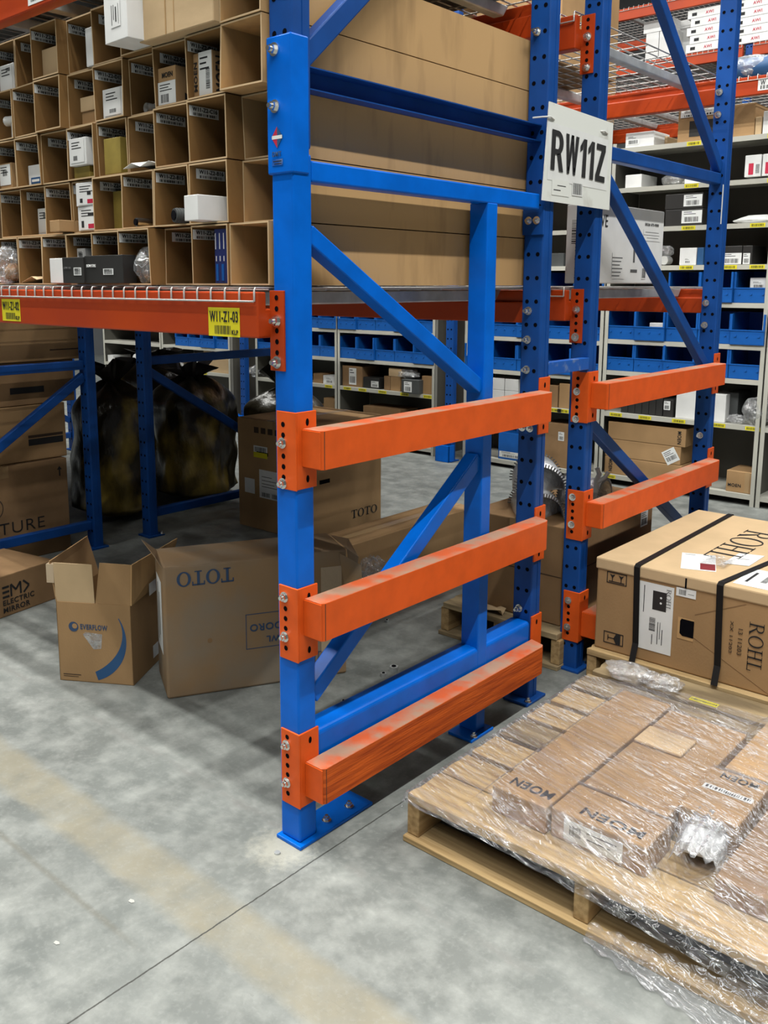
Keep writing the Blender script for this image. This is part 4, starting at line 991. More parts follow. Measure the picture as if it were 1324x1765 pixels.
MB().box(-.0995, -.0988, 1.51, 2.29, .335, .338).box(-.52, -.10, 1.4988, 1.4995, .335, .338).build('fold_line', 'ink_brown', t)
label(t, (-.0994, 2.18, .40), Y_, Z_, .07, .07, 'shipping_label', 'white', bars=((.1, .9, .1, .5),))
o = MB().sheet([[Vector((-.45 + .06 * i, 1.44 + .012 * j * ((i % 2) + 1), .1415 + .012 * ((i + j) % 3))) for i in range(3)] for j in range(4)]).build('paper_scrap', 'card_pale', solid=.001)
tag(o, 'torn paper scrap on the rough pallet beside the blue inner post', 'paper')
# perforated chrome parts standing on the tall carton
def toothed_band(lb, c, r, h, a0, a1, tilt, seed):
    t = thing('perforated_band', lb, 'metal part', c, math.radians(tilt), 'shiny perforated bands')
    mb = MB(); n = 30; rows = []
    for j, (z, q) in enumerate(((0, 1), (h * .5, 1.06), (h, 1.0))):
        rows.append([Vector((math.cos(math.radians(a0 + (a1 - a0) * i / n)) * r * q, .0 + z * .3, 0)) + Vector((0, z * .95, math.sin(math.radians(a0 + (a1 - a0) * i / n)) * r * q)) for i in range(n + 1)])
    mb.sheet(rows)
    mb.add([Vector((0, 0, 0))] + rows[1], [(0, i + 1, i + 2) for i in range(n)])
    b = mb.build('band', 'chrome', t, local=True, solid=.0015)
    mb = MB()
    for i in range(n):
        for row in (rows[0], rows[-1]):
            p = row[i]; a = math.radians(a0 + (a1 - a0) * (i + .5) / n); d = Vector((math.cos(a), 0, math.sin(a)))
            q = (row[i] + row[i + 1]) / 2
            mb.bar(q, q + d * .014, (0, 1, 0), .005, .003)
    mb.build('teeth', 'grey_metal', t, local=True)
    return t
toothed_band('upper shiny perforated metal band on the tall carton between the posts', (-.30, 1.66, .62), .10, .22, -10, 190, 35, 1)
toothed_band('lower shiny perforated metal band leaning on the tall carton', (-.23, 1.56, .535), .09, .20, -5, 185, 40, 2)
toothed_band('shiny perforated band end showing right of the second blue post', (-.16, 1.95, .5365), .10, .14, 0, 180, 100, 3)
t = thing('white_clip', 'white plastic clip standing up beside the second blue post', 'clip', (-.125, 1.80, .65), .5)
MB().tube([(0, 0, -.03), (0, 0, .02), (.01, 0, .045), (0, 0, .07)], .010, 8).tube([(0, 0, .01), (.03, 0, .03), (.045, 0, .055)], .009, 8).build('clip_body', 'pvc', t, local=True)

# ---- bolts and litter on the floor under the corner frame
for lb, px, py, r in (('loose bright steel nut on the floor under the corner frame', 679, 1156, .018), ('dull nut on the floor beside the brightest one', 661, 1165, .012), ('small nut near the edge of the pallet shadow', 667, 1072, .010), ('tiny screw on the floor nearest the bottom tube', 592, 1211, .009)):
    p = at(px, py, 2, 0); t = thing('loose_nut', lb, 'nut', p, rnd.random() * 3)
    MB().cyl((0, 0, 0), (0, 0, r), r, 6, smooth=False).cyl((0, 0, r), (0, 0, r * 1.15), r * .5, 10, 1).build('nut_body', ['galvanised', 'hole'], t, local=True)
p = at(655, 1190, 2, 0); t = thing('loose_bolt', 'long loose bolt lying on the floor under the corner frame', 'bolt', p, .6)
MB().cyl((0, 0, .006), (.05, 0, .006), .004, 8).cyl((-.006, 0, .006), (0, 0, .006), .0075, 6).build('bolt_body', 'grey_metal', t, local=True)
t = thing('anchor_nut', 'small anchor nut on the pale patch before the corner post', 'nut', at(478, 1471, 2, 0)); MB().cyl((0, 0, 0), (0, 0, .004), .008, 12).build('nut_body', 'galvanised', t, local=True)
for lb, px, py in (('small white chip on the floor, lower left', 226, 1553), ('tiny white chip near the yellow line', 97, 1625)):
    o = MB().prism([Vector((*(at(px + a, py + b, 2, 0).xy), .0005)) for a, b in ((-5, 1), (-1, -3), (5, -1), (6, 3), (0, 4))], (0, 0, .001)).build('paper_chip', 'concrete_chip'); tag(o, lb, 'litter')

# ================================================================ strapped ROHL carton on its pallet
P2 = pallet('clean pine pallet under the strapped ROHL carton', .075, 1.16, 1.383, 2.44, 'wood', nb=8, seed=8, H=.140)
t = carton('large ROHL sink carton tied down with two black straps', .093, 1.10, 1.412, 2.335, .1405, .482, 'card', tape=False, bevel=.006)
RO = t
mb = MB().box(.088, 1.105, 1.407, 2.34, .440, .4835)
mb.build('lid', 'card_pale', t, bevel=.006)
MB().box(.418, .424, 1.4062, 1.4072, .4402, .476).build('lid_slit', 'hole', t)
serif(t, 'ROHL', (.370, 2.14, .4845), -Y_, X_, .46, .115, 'ink', thin=.05, thick=.10)
serif(t, 'ROHL', (.636, 1.4108, .378), -Z_, X_, .165, .046, 'ink', thin=.07, thick=.13)
text(t, '13 11203', (.602, 1.4108, .345), -Z_, X_, .09, .014, 'ink_brown', .0); text(t, 'XX 11203', (.575, 1.4108, .365), -Z_, X_, .11, .010, 'ink_brown', .0)
l = label(t, (.244, 1.4108, .186), X_, Z_, .137, .245, 'product_label', 'white', bars=((.40, .56, .30, .50),), lines=((.62, .64, .12, .45), (.68, .695, .2, .45), (.74, .76, .12, .35), (.48, .5, .1, .25), (.22, .24, .55, .95)),
      extra=((.46, .82, .62, .90, 3),))
serif(t, 'ROHL', (.356, 1.4098, .422), -Z_, X_, .075, .016, 'ink_grey', thin=.06, thick=.12)
MB().disc((.337, 1.4095, .385), (0, -1, 0), .004).disc((.337, 1.4095, .366), (0, -1, 0), .004).build('tap_hole_print', 'white', t)
label(t, (.388, 1.4108, .408), X_, Z_, .068, .030, 'barcode_label', 'white', bars=((.15, .5, .2, .8),), lines=((.6, .9, .4, .45),))
mb = MB().prism([Vector((.400, 1.4112, .258)), Vector((.456, 1.4112, .258)), Vector((.456, 1.4112, .334)), Vector((.400, 1.4112, .334))], (0, -.0006, 0)); mb.build('cutout_rim', 'card_side', t)
MB().prism([Vector((x, 1.4104, z)) for x, z in ((.408, .278), (.418, .270), (.456, .270), (.456, .330), (.412, .330), (.408, .322))], (0, -.0008, 0)).build('hand_hole', 'hole', t)
def frame_mark(x0, x1, z0, z1, kind):
    y = 1.4108; mb = MB(); e = .003
    for a in ((x0, x1, z0, z0 + e), (x0, x1, z1 - e, z1), (x0, x0 + e, z0, z1), (x1 - e, x1, z0, z1)): mb.box(a[0], a[1], y - .0004, y, a[2], a[3])
    cz = (z0 + z1) / 2; w_ = x1 - x0
    if kind == 'glass': mb.box(x0 + w_ * .2, x0 + w_ * .24, y - .0004, y, z0 + .012, z1 - .012); mb.box(x0 + w_ * .2, x0 + w_ * .55, y - .0004, y, cz - .0015, cz + .0015); mb.prism([(x0 + w_ * .5, y, cz), (x0 + w_ * .62, y, cz - .018), (x0 + w_ * .85, y, cz - .018), (x0 + w_ * .85, y, cz + .018), (x0 + w_ * .62, y, cz + .018)], (0, -.0004, 0))
    else:
        for q in (-1, 1): mb.prism([(x0 + w_ * (.5 + .22 * q), y, cz - .002), (x0 + w_ * (.5 + .22 * q) + .010, y, cz + .014), (x0 + w_ * (.5 + .22 * q), y, cz + .010), (x0 + w_ * (.5 + .22 * q) - .010, y, cz + .014)], (0, -.0004, 0)); mb.box(x0 + w_ * (.5 + .22 * q) - .0015, x0 + w_ * (.5 + .22 * q) + .0015, y - .0004, y, z0 + .008, cz + .003)
        mb.box(x0 + .008, x1 - .008, y - .0004, y, z0 + .006, z0 + .009)
    mb.build('handling_mark', 'ink', t)
frame_mark(.130, .206, .170, .214, 'glass'); frame_mark(.132, .208, .396, .438, 'arrows')
fold = MB()
for a, b in (((.456, .355), (.62, .432)), ((.456, .275), (.72, .145))): fold.bar((a[0], 1.4114, a[1]), (b[0], 1.4114, b[1]), (0, 1, 0), .002, .0012)
fold.build('crease', 'card_dark', t)
l = label(t, (.372, 1.475, .4838), X_ * .9 + Y_ * .35, Y_ * .93 - X_ * .36, .115, .20, 'shipping_document', 'white', bars=(), lines=((.1, .4, .9, .92),), extra=((.55, .98, .05, .42, 6),), ink='ink_grey')
label(t, (.46, 1.63, .4845), X_ * .9 + Y_ * .3, Y_, .085, .16, 'shipping_label', 'white_card', bars=(), lines=((.2, .7, .5, .53),), ink='ink_grey')
label(t, (.562, 1.44, .4838), X_, Y_, .24, .20, 'shipping_label', 'white', bars=((.28, .36, .3, .7),), lines=((.1, .14, .2, .8), (.45, .48, .2, .9), (.52, .55, .2, .9), (.6, .62, .1, .7)), extra=((.62, .70, .70, .9, 1),))
o = MB().sheet([[Vector((.40 + .03 * i, 1.56 + .03 * j, .487 + .012 * ((i * 3 + j * 2) % 4) / 3)) for i in range(4)] for j in range(5)]).build('film_patch', 'clear_bag', t)
def strap(lb, xf, xb):
    s_ = thing('strap', lb, 'strap', (xf, 1.40, .30)); w_ = .011
    path = [(xf + .012, 1.375, .142), (xf + .008, 1.4055, .20), (xf, 1.4035, .478), (xf + .002, 1.411, .4875), ((xf * .6 + xb * .4), 1.78, .4865), (xb, 2.335, .4875), (xb, 2.3445, .478), (xb, 2.346, .20)]
    L_ = [Vector(p) - Vector((w_, 0, 0)) for p in path]; R_ = [Vector(p) + Vector((w_, 0, 0)) for p in path]
    MB().sheet([L_, R_], smooth=False).build('strap_band', 'strap', s_, solid=.0012)
    return s_
strap('left black strap over the ROHL carton', .247, .232); strap('right black strap over the ROHL carton, beside its printed name', .536, .66)

# ================================================================ film-wrapped pallet in front
P1 = pallet('low pallet in the foreground loaded with film-wrapped MOEN cartons', .180, 1.205, .212, 1.365, 'wood', nb=8, seed=2, H=.135, ragged=.008, mats={7: 'wood_old', 6: 'wood_old', 3: 'wood_old'})
label(P1, (.52, 1.235, .1354), X_, Y_, .09, .028, 'yellow_tag', 'yellow', bars=((.05, .95, .3, .7),), lines=())
BX = []
def flat(lb, x0, x1, y0, y1, z1, m='card', rz=0, word=None, z0=.1355, wp=None, lab=None):
    t = carton(lb, x0, x1, y0, y1, z0, z1, m, rz=rz, tape=False, cat='carton', group='MOEN cartons under the film'); BX.append((x0, x1, y0, y1, z1, math.radians(rz)))
    if word: ax, ay = axes(t); text(t, word, Tp(t, *wp[0]), -ax, -ay, wp[1], wp[2], 'ink', .05)
    return t
t = flat('long MOEN carton at the left under the film', .398, .553, .290, 1.02, .206, word='MOEN', wp=((.92, .095), .115, .035))
t = flat('MOEN carton with a white end label at the front under the film', .562, .805, .298, .435, .21, word='MOEN', wp=((.90, .38), .155, .032))
label(t, F(t, .15, .12), X_, Z_, .15, .052, 'end_label', 'white', bars=((.1, .3, .3, .8),), lines=((.4, .9, .7, .75), (.4, .8, .4, .45)))
t = flat('wide plain carton in the middle under the film', .562, .785, .455, .99, .204, 'card')
t = flat('MOEN carton with a white strip label, right under the film', .79, .93, .505, .735, .216, word='MOEN', wp=((.85, .93), .09, .028))
label(t, Tp(t, .08, .5), X_, Y_, .12, .022, 'strip_label', 'white', bars=((.05, .95, .2, .8),), lines=())
t = flat('plain carton behind the strip-labelled one under the film', .80, 1.12, .78, 1.16, .200, 'card_side')
t = flat('plain carton at the right edge under the film', .945, 1.17, .33, .745, .190, 'card_dark')
t = flat('small pale carton on top of the middle carton under the film', .51 + .055, .70, .735, .84, .214, 'card_pale', z0=.2045)
t = thing('padded_bag', 'crumpled clear padded bag on the front right of the wrapped pallet', 'bag', (.875, .44, .175), .2)
rows = [[Vector((-.055 + .11 * i / 14, -.10 + .2 * j / 18, .038 + .012 * math.sin(i * 1.7 + j) * math.cos(j * 1.3) - .03 * (abs(i - 7) / 7) ** 3)) for i in range(15)] for j in range(19)]
MB().sheet(rows).build('bag_film', 'clear_bag', t, local=True, solid=.001)
MB().box(-.045, .045, -.03, .05, -.012, .02).build('bag_contents', 'white_card', t, local=True, bevel=.008)

def wrap():
    t = thing('stretch_wrap', 'clear stretch film over the MOEN cartons on the foreground pallet', 'film', (.69, .75, .14))
    R_ = random.Random(3)
    def hgt(x, y):
        z = .137
        for x0, x1, y0, y1, z1, a in BX:
            d = max(x0 - x, x - x1, y0 - y, y - y1)
            if d < .07: z = max(z, .137 + (z1 + .004 - .137) * (1 if d < 0 else max(0, 1 - d / .07) ** 1.3))
        return z + .002
    def wr(x, y):
        u = x * math.cos(.55) + y * math.sin(.55); v = -x * math.sin(.55) + y * math.cos(.55)
        return .0022 * math.sin(v * 130 + 3 * math.sin(u * 7)) * (.5 + .5 * math.sin(u * 11 + v * 5)) + .0015 * math.sin(v * 260 + 5 * math.sin(u * 9 + 1))
    nx, ny = 150, 150; rows = []
    for j in range(ny + 1):
        y = .203 + (1.262 - .203) * j / ny; row = []
        for i in range(nx + 1):
            x = .186 + (1.215 - .186) * i / nx
            # rear edge runs back diagonally to the left
            yy = y
            lim = 1.262 - .10 * max(0, (.5 - x) / .33) * (j / ny)
            yy = .203 + (lim - .203) * j / ny
            row.append(Vector((x, yy, hgt(x, yy) + abs(wr(x, yy)) + .001)))
        rows.append(row)
    # left side tucks down
    front = []
    for s_, (dy, dz) in enumerate(((-.004, -.015), (-.006, -.035), (-.008, -.06))):
        front.append([Vector((p.x, p.y + dy + .002 * math.sin(p.x * 60 + s_), max(.02, p.z * 0 + .137 + dz * (0.35 + 1.2 * max(0, p.x - .45))))) for p in rows[0]])
    rows = list(reversed(front)) + rows
    for r_ in rows:
        p = r_[0]; r_.insert(0, Vector((p.x - .004, p.y, p.z - .012 - .008 * math.sin(p.y * 40)))); r_.insert(0, Vector((p.x - .006, p.y, p.z - .03 - .012 * math.sin(p.y * 25))))
    for r_ in rows:
        p = r_[-1]; r_.append(Vector((p.x + .006, p.y, p.z - .03))); r_.append(Vector((p.x + .008, p.y, .03)))
    MB().sheet(rows).build('film', 'wrap_film', t)
    # loose tail trailing on the floor before the pallet
    rows = []
    for j in range(16):
        s_ = j / 15; rows.append([Vector((.72 + .46 * i / 70, .205 - .03 * s_ - .085 * s_ * (i / 70) + .006 * math.sin(i * .7), .075 * (1 - s_) ** 2 * (.4 + .6 * i / 70) + .004 + .004 * abs(math.sin(i * .5 + j)))) for i in range(71)])
    MB().sheet(rows).build('film_tail', 'wrap_film', t)
    # bunched film at the far left corner
    crumple(t, 'bunched_film', 'clear_bag', (-.38, .49, .025), .055, 91, .45, 18, (1.6, 1.1, .55))
    crumple(t, 'bunched_film', 'clear_bag', (-.27, .50, .02), .045, 92, .45, 16, (1.6, 1.2, .5))
wrap()

# ================================================================ shelving at the back
SY, SD = 4.555, .46
LV_L = [.045, .507, .766, 1.030, 1.32, 1.57, 1.83, 2.10, 2.37]
LV_R = [.060, .521, .824, 1.049, 1.32, 1.566, 1.827, 2.10, 2.37]
def bay(lb, x0, x1, lv, top=2.42, tags=()):
    B = thing('shelving_unit', lb, 'shelving', ((x0 + x1) / 2, SY + SD / 2, 0))
    for xx, s in ((x0, 1), (x1, -1)):
        for yy in (SY, SY + SD - .035):
            mb = MB().box(xx, xx + s * .003, yy, yy + .035, 0, top).box(xx, xx + s * .030, yy if yy == SY else yy + .032, yy + .003 if yy == SY else yy + .035, 0, top)
            mb.build('upright', 'shelf', B)
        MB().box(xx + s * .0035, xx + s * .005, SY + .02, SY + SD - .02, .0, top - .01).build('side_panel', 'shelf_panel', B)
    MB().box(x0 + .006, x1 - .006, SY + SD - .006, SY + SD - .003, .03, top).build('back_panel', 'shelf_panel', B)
    for z in lv:
        s_ = MB().box(x0 + .006, x1 - .006, SY + .004, SY + SD - .008, z + .010, z + .016).box(x0 + .006, x1 - .006, SY + .002, SY + .006, z - .016, z + .016).build('shelf', 'shelf', B)
        for k, zz in tags:
            if abs(zz - z) < .001: 
                xx = k; label(s_, (xx, SY + .0015, z - .013), X_, Z_, .095, .026, 'shelf_tag', 'yellow', bars=((.1, .9, .2, .8),), lines=())
    return B
LY = {2.37: 248, 2.10: 318, 1.827: 388, 1.566: 460, 1.32: 527, .521: 730, .507: 670, .060: 825}
def tg(z, *pxs): return tuple((at(p, LY[z], 1, SY).x, z) for p in pxs)
BAYS = [(-8.083, -6.912, LV_L, 'far left end'), (-6.908, -5.717, LV_L, 'left of the far rack post'), (-5.326, -4.190, LV_L, 'behind the corner post'), (-4.186, -3.054, LV_L, 'behind the upper brace'),
        (-2.756, -1.527, LV_L, 'behind the RW11Z posts'), (-1.523, -.391, LV_R, 'behind the second frame'), (-.387, .76, LV_R, 'at the right picture edge')]
TAGS = {3: tg(.507, 592, 618, 652, 690, 730), 2: tg(.507, 560), 4: tg(.507, 950, 962) + tg(1.566, 955) + tg(1.32, 955), 5: tg(2.37, 1184) + tg(2.10, 1180) + tg(1.827, 1175) + tg(1.566, 1171) + tg(.521, 1050, 1100, 1158, 1226, 1285) + tg(.060, 1040) + tg(1.827, 1293) + tg(1.566, 1245, 1292),
        6: tg(2.37, 1322) + tg(2.10, 1322), 1: tg(.507, 348), 0: tg(.507, 244)}
for i, (x0, x1, lv, nm) in enumerate(BAYS): bay('pale steel shelving bay ' + nm, x0, x1, lv, tags=TAGS.get(i, ()))

# ---- blue plastic bins
BW, BD, BHt = .222, .34, .205
def blue_bin():
    t = thing('storage_bin', 'blue plastic storage bin', 'bin', (0, 0, 0), 0, 'blue plastic storage bins')
    w_ = BW / 2 - .001; e = .003; f = .098
    side_ = [(0, 0), (0, f), (.03, BHt * .97), (.05, BHt), (BD, BHt), (BD, 0)]
    mb = MB().box(-w_, w_, 0, BD, 0, .004)
    for s_ in (-1, 1): mb.prism([Vector((s_ * w_, y, z)) for y, z in side_], (-s_ * e, 0, 0))
    mb.box(-w_, w_, 0, e, 0, f).box(-w_, w_, BD - e, BD, 0, BHt)
    mb.build('bin_body', 'blue_bin', t, local=True)
    mb = MB().box(-w_, w_, -.004, .004, f - .008, f).box(-w_ - .0, -w_ + .012, -.003, .03, f, BHt * .97).box(w_ - .012, w_, -.003, .03, f, BHt * .97)
    mb.build('rim', 'blue_bin', t, local=True)
    mb = MB()
    for x in (-.075, 0, .075): mb.cyl((x, -.005, f * .58), (x, 0, f * .58), .008, 10)
    mb.build('peg_row', 'blue_bin', t, local=True)
    return t
proto = blue_bin(); first = True
LVN = {0: 'third', 1: 'fourth', 2: 'fifth'}
for bi, (x0, x1, lv, nm) in enumerate(BAYS):
    levels = [(3, 'upper')] + ([(2, 'lower')] if bi >= 1 else []) + ([(4, 'highest')] if bi >= 4 else [])
    for li, ln in levels:
        n = 5; p_ = (x1 - x0 - .02) / n
        for k in range(n):
            if bi == 5 and li == 4 and k < 2: continue
            if bi < 2 and k < 1: continue
            x = x0 + .01 + p_ * (k + .5); y = SY + .012 - (.02 if (k * 7 + li + bi) % 3 == 0 else 0)
            lb = 'blue bin, %s from left, %s bin shelf, bay %s' % (['first', 'second', 'third', 'fourth', 'fifth'][k], ln, nm)
            if first: proto.location = (x, y, lv[li] + .0165); proto['label'] = lb; proto.scale = (p_ / BW, 1, 1); first = False
            else: copy_tree(proto, (x, y, lv[li] + .0165), 0, lb, (p_ / BW, 1, 1))

# ---- goods on the shelves
def on_shelf(lb, px0, px1, z, h, m='card', d=.25, y=None, cat='box', name='small_carton', lab=None, word=None, grp='goods on the back shelving', dz=0, rz=0, py=650):
    y = SY + .03 if y is None else y
    a = at(px0, py, 1, y).x; b = at(px1, py, 1, y).x
    for q0, q1, *_ in BAYS:
        if q0 < (a + b) / 2 < q1: a = max(a, q0 + .035); b = min(b, q1 - .035)
    zb = z + .0165 + dz
    t = carton(lb, a, b, y, y + d, zb, zb + h, m, name=name, cat=cat, tape=False, group=grp, rz=rz)
    if lab: u0, u1, v0, v1 = lab; label(t, F(t, u0, v0), axes(t)[0], Z_, (u1 - u0) * (b - a), (v1 - v0) * h, 'shipping_label', 'white', bars=((.15, .85, .1, .5),), lines=((.1, .7, .7, .75), (.1, .5, .85, .9)))
    return t
R = LV_R
# right bays
on_shelf('white MOEN carton on the top shelf', 1078, 1127, 2.37, .10, 'white_card', lab=(.05, .5, .2, .8), py=250)
on_shelf('small pale carton beside the white one on the top shelf', 1130, 1150, 2.37, .08, 'card_pale', y=SY + .2, py=250)
t = on_shelf('brown carton with a black panel on the top shelf behind the second frame', 1168, 1250, 2.37, .21, 'card', py=230); label(t, F(t, .25, .15), X_, Z_, .20, .10, 'black_panel', 'black_card', bars=(), lines=())
label(t, F(t, .05, .75), X_, Z_, .26, .045, 'shipping_label', 'white')
on_shelf('brown carton right of the second frame post on the top shelf', 1252, 1300, 2.37, .20, 'card', py=230)
on_shelf('small pale carton near the right end of the top shelf', 1301, 1312, 2.37, .11, 'card_pale', py=230)
on_shelf('white labelled carton at the right end of the top shelf', 1314, 1340, 2.37, .14, 'white_card', py=230)
on_shelf('small white carton on the second highest shelf', 1078, 1106, 2.10, .09, 'white_card', py=310)
on_shelf('white pack with a red end on the second highest shelf', 1180, 1214, 2.10, .035, 'white', py=310, d=.1)
t = thing('wrapped_part', 'grey part in crumpled film on the second highest shelf', 'part', (at(1163, 310, 1, SY + .1).x, SY + .1, 2.1165)); crumple(t, 'film', 'clear_bag', (0, 0, .04), .05, 60, .35, sq=(2, 1, .8)); crumple(t, 'contents', 'grey_metal', (0, 0, .04), .035, 61, .3, sq=(2, 1, .8))
for px0, px1, q in ((1283, 1311, 'left'), (1313, 1340, 'right')):
    t = on_shelf('white box with a red panel, %s one on the second highest shelf' % q, px0, px1, 2.115, .135, 'white_card', py=300)
    label(t, F(t, .25, .1), X_, Z_, .03, .07, 'red_panel', 'red', bars=(), lines=()); label(t, F(t, .65, .1), X_, Z_, .03, .07, 'barcode', 'white', bars=((.1, .9, .1, .9),), lines=())
on_shelf('lower black carton with a white label on the third highest shelf', 1146, 1211, 1.827, .11, 'black_card', lab=(.45, .98, .15, .9), py=380)
on_shelf('upper black carton with a white label on the third highest shelf', 1146, 1211, 1.827, .10, 'black_card', dz=.112, lab=(.5, .98, .15, .9), py=360)
t = thing('foil_roll', 'crumpled white foil roll on the third highest shelf', 'roll', (at(1310, 380, 1, SY + .08).x, SY + .08, 1.85)); crumple(t, 'roll_body', 'white', (0, 0, .015), .04, 70, .3, sq=(4, 1.2, .8))
t = thing('wrapped_part', 'white wrapped fitting behind the white box on the shelf', 'part', (at(1148, 440, 1, SY + .08).x, SY + .08, 1.5825)); MB().cyl((0, -.03, .035), (0, .05, .035), .03, 16).build('roll_body', 'pvc', t, local=True); crumple(t, 'film', 'clear_bag', (0, 0, .09), .05, 62, .4)
on_shelf('white box with a barcode beside the second frame post', 1171, 1200, 1.566, .115, 'white_card', lab=(.3, .7, .1, .4), py=450)
on_shelf('dark blue box beside the white barcode box', 1201, 1212, 1.566, .115, 'logo_blue', py=450)
on_shelf('long black and white box right of the second frame post', 1243, 1278, 1.566, .12, 'black_card', lab=(0, 1, .02, .62), py=450); on_shelf('short black and white box right of the second frame post', 1279, 1296, 1.566, .12, 'black_card', lab=(.1, .8, .02, .6), py=450)
on_shelf('white labelled carton in a blue bin at the right picture edge', 1292, 1322, 1.32, .15, 'white_card', y=SY + .06, d=.2, dz=.012, py=500, lab=(.1, .9, .55, .85))
on_shelf('small white box lying in a blue bin behind the second frame', 1119, 1143, 1.049, .11, 'white_card', y=SY + .08, d=.15, dz=.012, py=570)
for i in range(6): on_shelf('black carton, number %s of a close row from the left' % ['one', 'two', 'three', 'four', 'five', 'six'][i], 1070 + i * 12, 1081.6 + i * 12, .521, .135, 'black_card', py=710)
on_shelf('black carton with a white label at the end of the close row', 1143, 1160, .521, .125, 'black_card', lab=(.05, .7, .4, .9), py=710)
on_shelf('white carton left of the second frame post on the lower shelf', 1165, 1199, .521, .20, 'white_card', py=700); on_shelf('white carton right of the second frame post on the lower shelf', 1222, 1251, .521, .19, 'white_card', py=700)
on_shelf('grey carton behind the white one on the lower shelf', 1252, 1272, .521, .20, 'charcoal', y=SY + .1, py=700)
t = thing('plastic_bag', 'small crumpled clear bag on the lower shelf at right', 'bag', (at(1270, 720, 1, SY + .05).x, SY + .05, .5375)); crumple(t, 'film', 'clear_bag', (0, 0, .03), .045, 63, .5, sq=(1.5, 1, .8))
t = thing('plastic_bag', 'large clear bag of grey parts hanging over the lower shelf', 'bag', (at(1306, 710, 1, SY + .06).x, SY + .06, .5375)); crumple(t, 'film', 'clear_bag', (0, 0, .09), .10, 64, .3, sq=(1, .8, 1)); crumple(t, 'contents', 'grey_metal', (0, .02, .06), .06, 65, .4)
for i, (a, b, q) in enumerate(((1036, 1176, 'lowest'), (1029 + 8, 1173, 'middle'), (1046, 1180, 'topmost'))):
    t = on_shelf('long MOEN carton, %s of three on the bottom shelf' % q, a, b, .06, .128, 'card', dz=.13 * i, d=.3, py=790)
    u = .90 if i == 2 else .06; text(t, 'MOEN', F(t, u, .85), -Z_, X_, .09, .028, 'ink', .05)
t = label(t, F(t, .80, -1.1), (X_ + Z_ * .6).normalized(), (Z_ - X_ * .6).normalized(), .10, .10, 'tilted_label', 'white', bars=((.1, .9, .2, .5),))
t = on_shelf('small MOEN carton alone on the bottom shelf at right', 1251, 1313, .06, .145, 'card', py=840); text(t, 'MOEN', F(t, .08, .25), X_, Z_, .085, .022, 'ink', .05); MB().box(-.47, -.44, SY + .0288, SY + .0296, .08, .22).build('tape', 'tape', t)
# bay behind the RW11Z posts
for i in range(2):
    for j in range(2): on_shelf('grey patterned carton, %s %s of four behind the corner frame' % (['lower', 'upper'][i], ['left', 'right'][j]), 846 + j * 24, 869 + j * 24, .507, .095, 'white_card', dz=.096 * i, py=670)
on_shelf('blue carton with white print on the bottom shelf behind the posts', 860, 905, .045, .22, 'blue_bin', lab=(.05, .9, .08, .3), py=730)
on_shelf('brown carton seen between the two posts on the lower shelf', 944, 962, .507, .17, 'card_dark', py=670); on_shelf('taller brown carton between the two posts on the lower shelf', 964, 984, .507, .19, 'card', py=670)
on_shelf('brown carton with a small label on the bottom shelf between the posts', 935, 985, .045, .34, 'card_dark', lab=(.55, .75, .62, .82), py=760)
on_shelf('grey box on the higher shelf between the posts', 950, 972, 1.566, .10, 'charcoal', py=440)
# bay behind the upper brace
on_shelf('brown carton with a tall white label on the shelf behind the brace', 586, 624, .507, .19, 'card_dark', lab=(.35, .72, .1, .9), py=640)
on_shelf('low black carton with a white label behind the brace', 626, 654, .507, .10, 'black_card', lab=(.5, .95, .15, .7), py=660)
on_shelf('small brown carton, left of the stack behind the brace', 662, 672, .507, .125, 'card_dark', py=660); on_shelf('brown carton in the middle behind the brace', 673, 690, .507, .125, 'card', py=660)
on_shelf('pale brown carton on top of the middle one behind the brace', 670, 692, .507, .075, 'card_pale', dz=.127, py=640)
t = on_shelf('dark grey box with a white label and a plastic bag on it', 692, 722, .507, .12, 'charcoal', lab=(.15, .6, .1, .85), y=SY - .03, py=665)
t2 = thing('plastic_bag', 'folded clear plastic bag lying on the dark grey box', 'bag', (at(706, 640, 1, SY + .05).x, SY + .05, .648)); crumple(t2, 'film', 'clear_bag', (0, 0, .035), .07, 66, .4, sq=(1.8, 1, .55)); crumple(t2, 'contents', 'white', (0, 0, .03), .04, 67, .3, sq=(2, 1, .4))
on_shelf('brown carton at the right end of the shelf behind the brace', 727, 747, .507, .155, 'card', py=660)
on_shelf('big brown carton on the bottom shelf behind the brace', 626, 690, .045, .30, 'card_dark', py=710)
# bays left of it
on_shelf('small brown carton left of the shelving upright', 540, 556, .507, .09, 'card_dark', py=650); on_shelf('white labelled carton left of the shelving upright', 557, 577, .507, .08, 'white_card', lab=(.2, .9, .1, .8), py=650)
on_shelf('brown carton on the bottom shelf left of the upright', 558, 577, .045, .33, 'card', py=700); on_shelf('lower brown carton on the bottom shelf left of the upright', 540, 556, .045, .25, 'card_dark', py=700)
on_shelf('pale brown carton above the rubbish bags', 351, 394, .507, .22, 'card_pale', py=620); on_shelf('white printed box above the rubbish bags', 312, 338, .507, .085, 'white_card', lab=(.1, .9, .1, .9), py=630)
on_shelf('white box on the shelf at far left above the bags', 182, 196, .507, .08, 'white_card', py=640)
t = thing('plastic_bag', 'white plastic bag on the far left shelf', 'bag', (at(242, 630, 1, SY + .1).x, SY + .1, .5235)); crumple(t, 'film', 'white', (0, 0, .06), .08, 68, .4, sq=(1.2, 1, .9))
t = thing('plastic_bag', 'pale plastic bag on the shelf right of the twisted neck', 'bag', (at(447, 650, 1, SY + .1).x, SY + .1, .5235)); crumple(t, 'film', 'clear_bag', (0, 0, .05), .10, 69, .4, sq=(1.4, 1, .6))

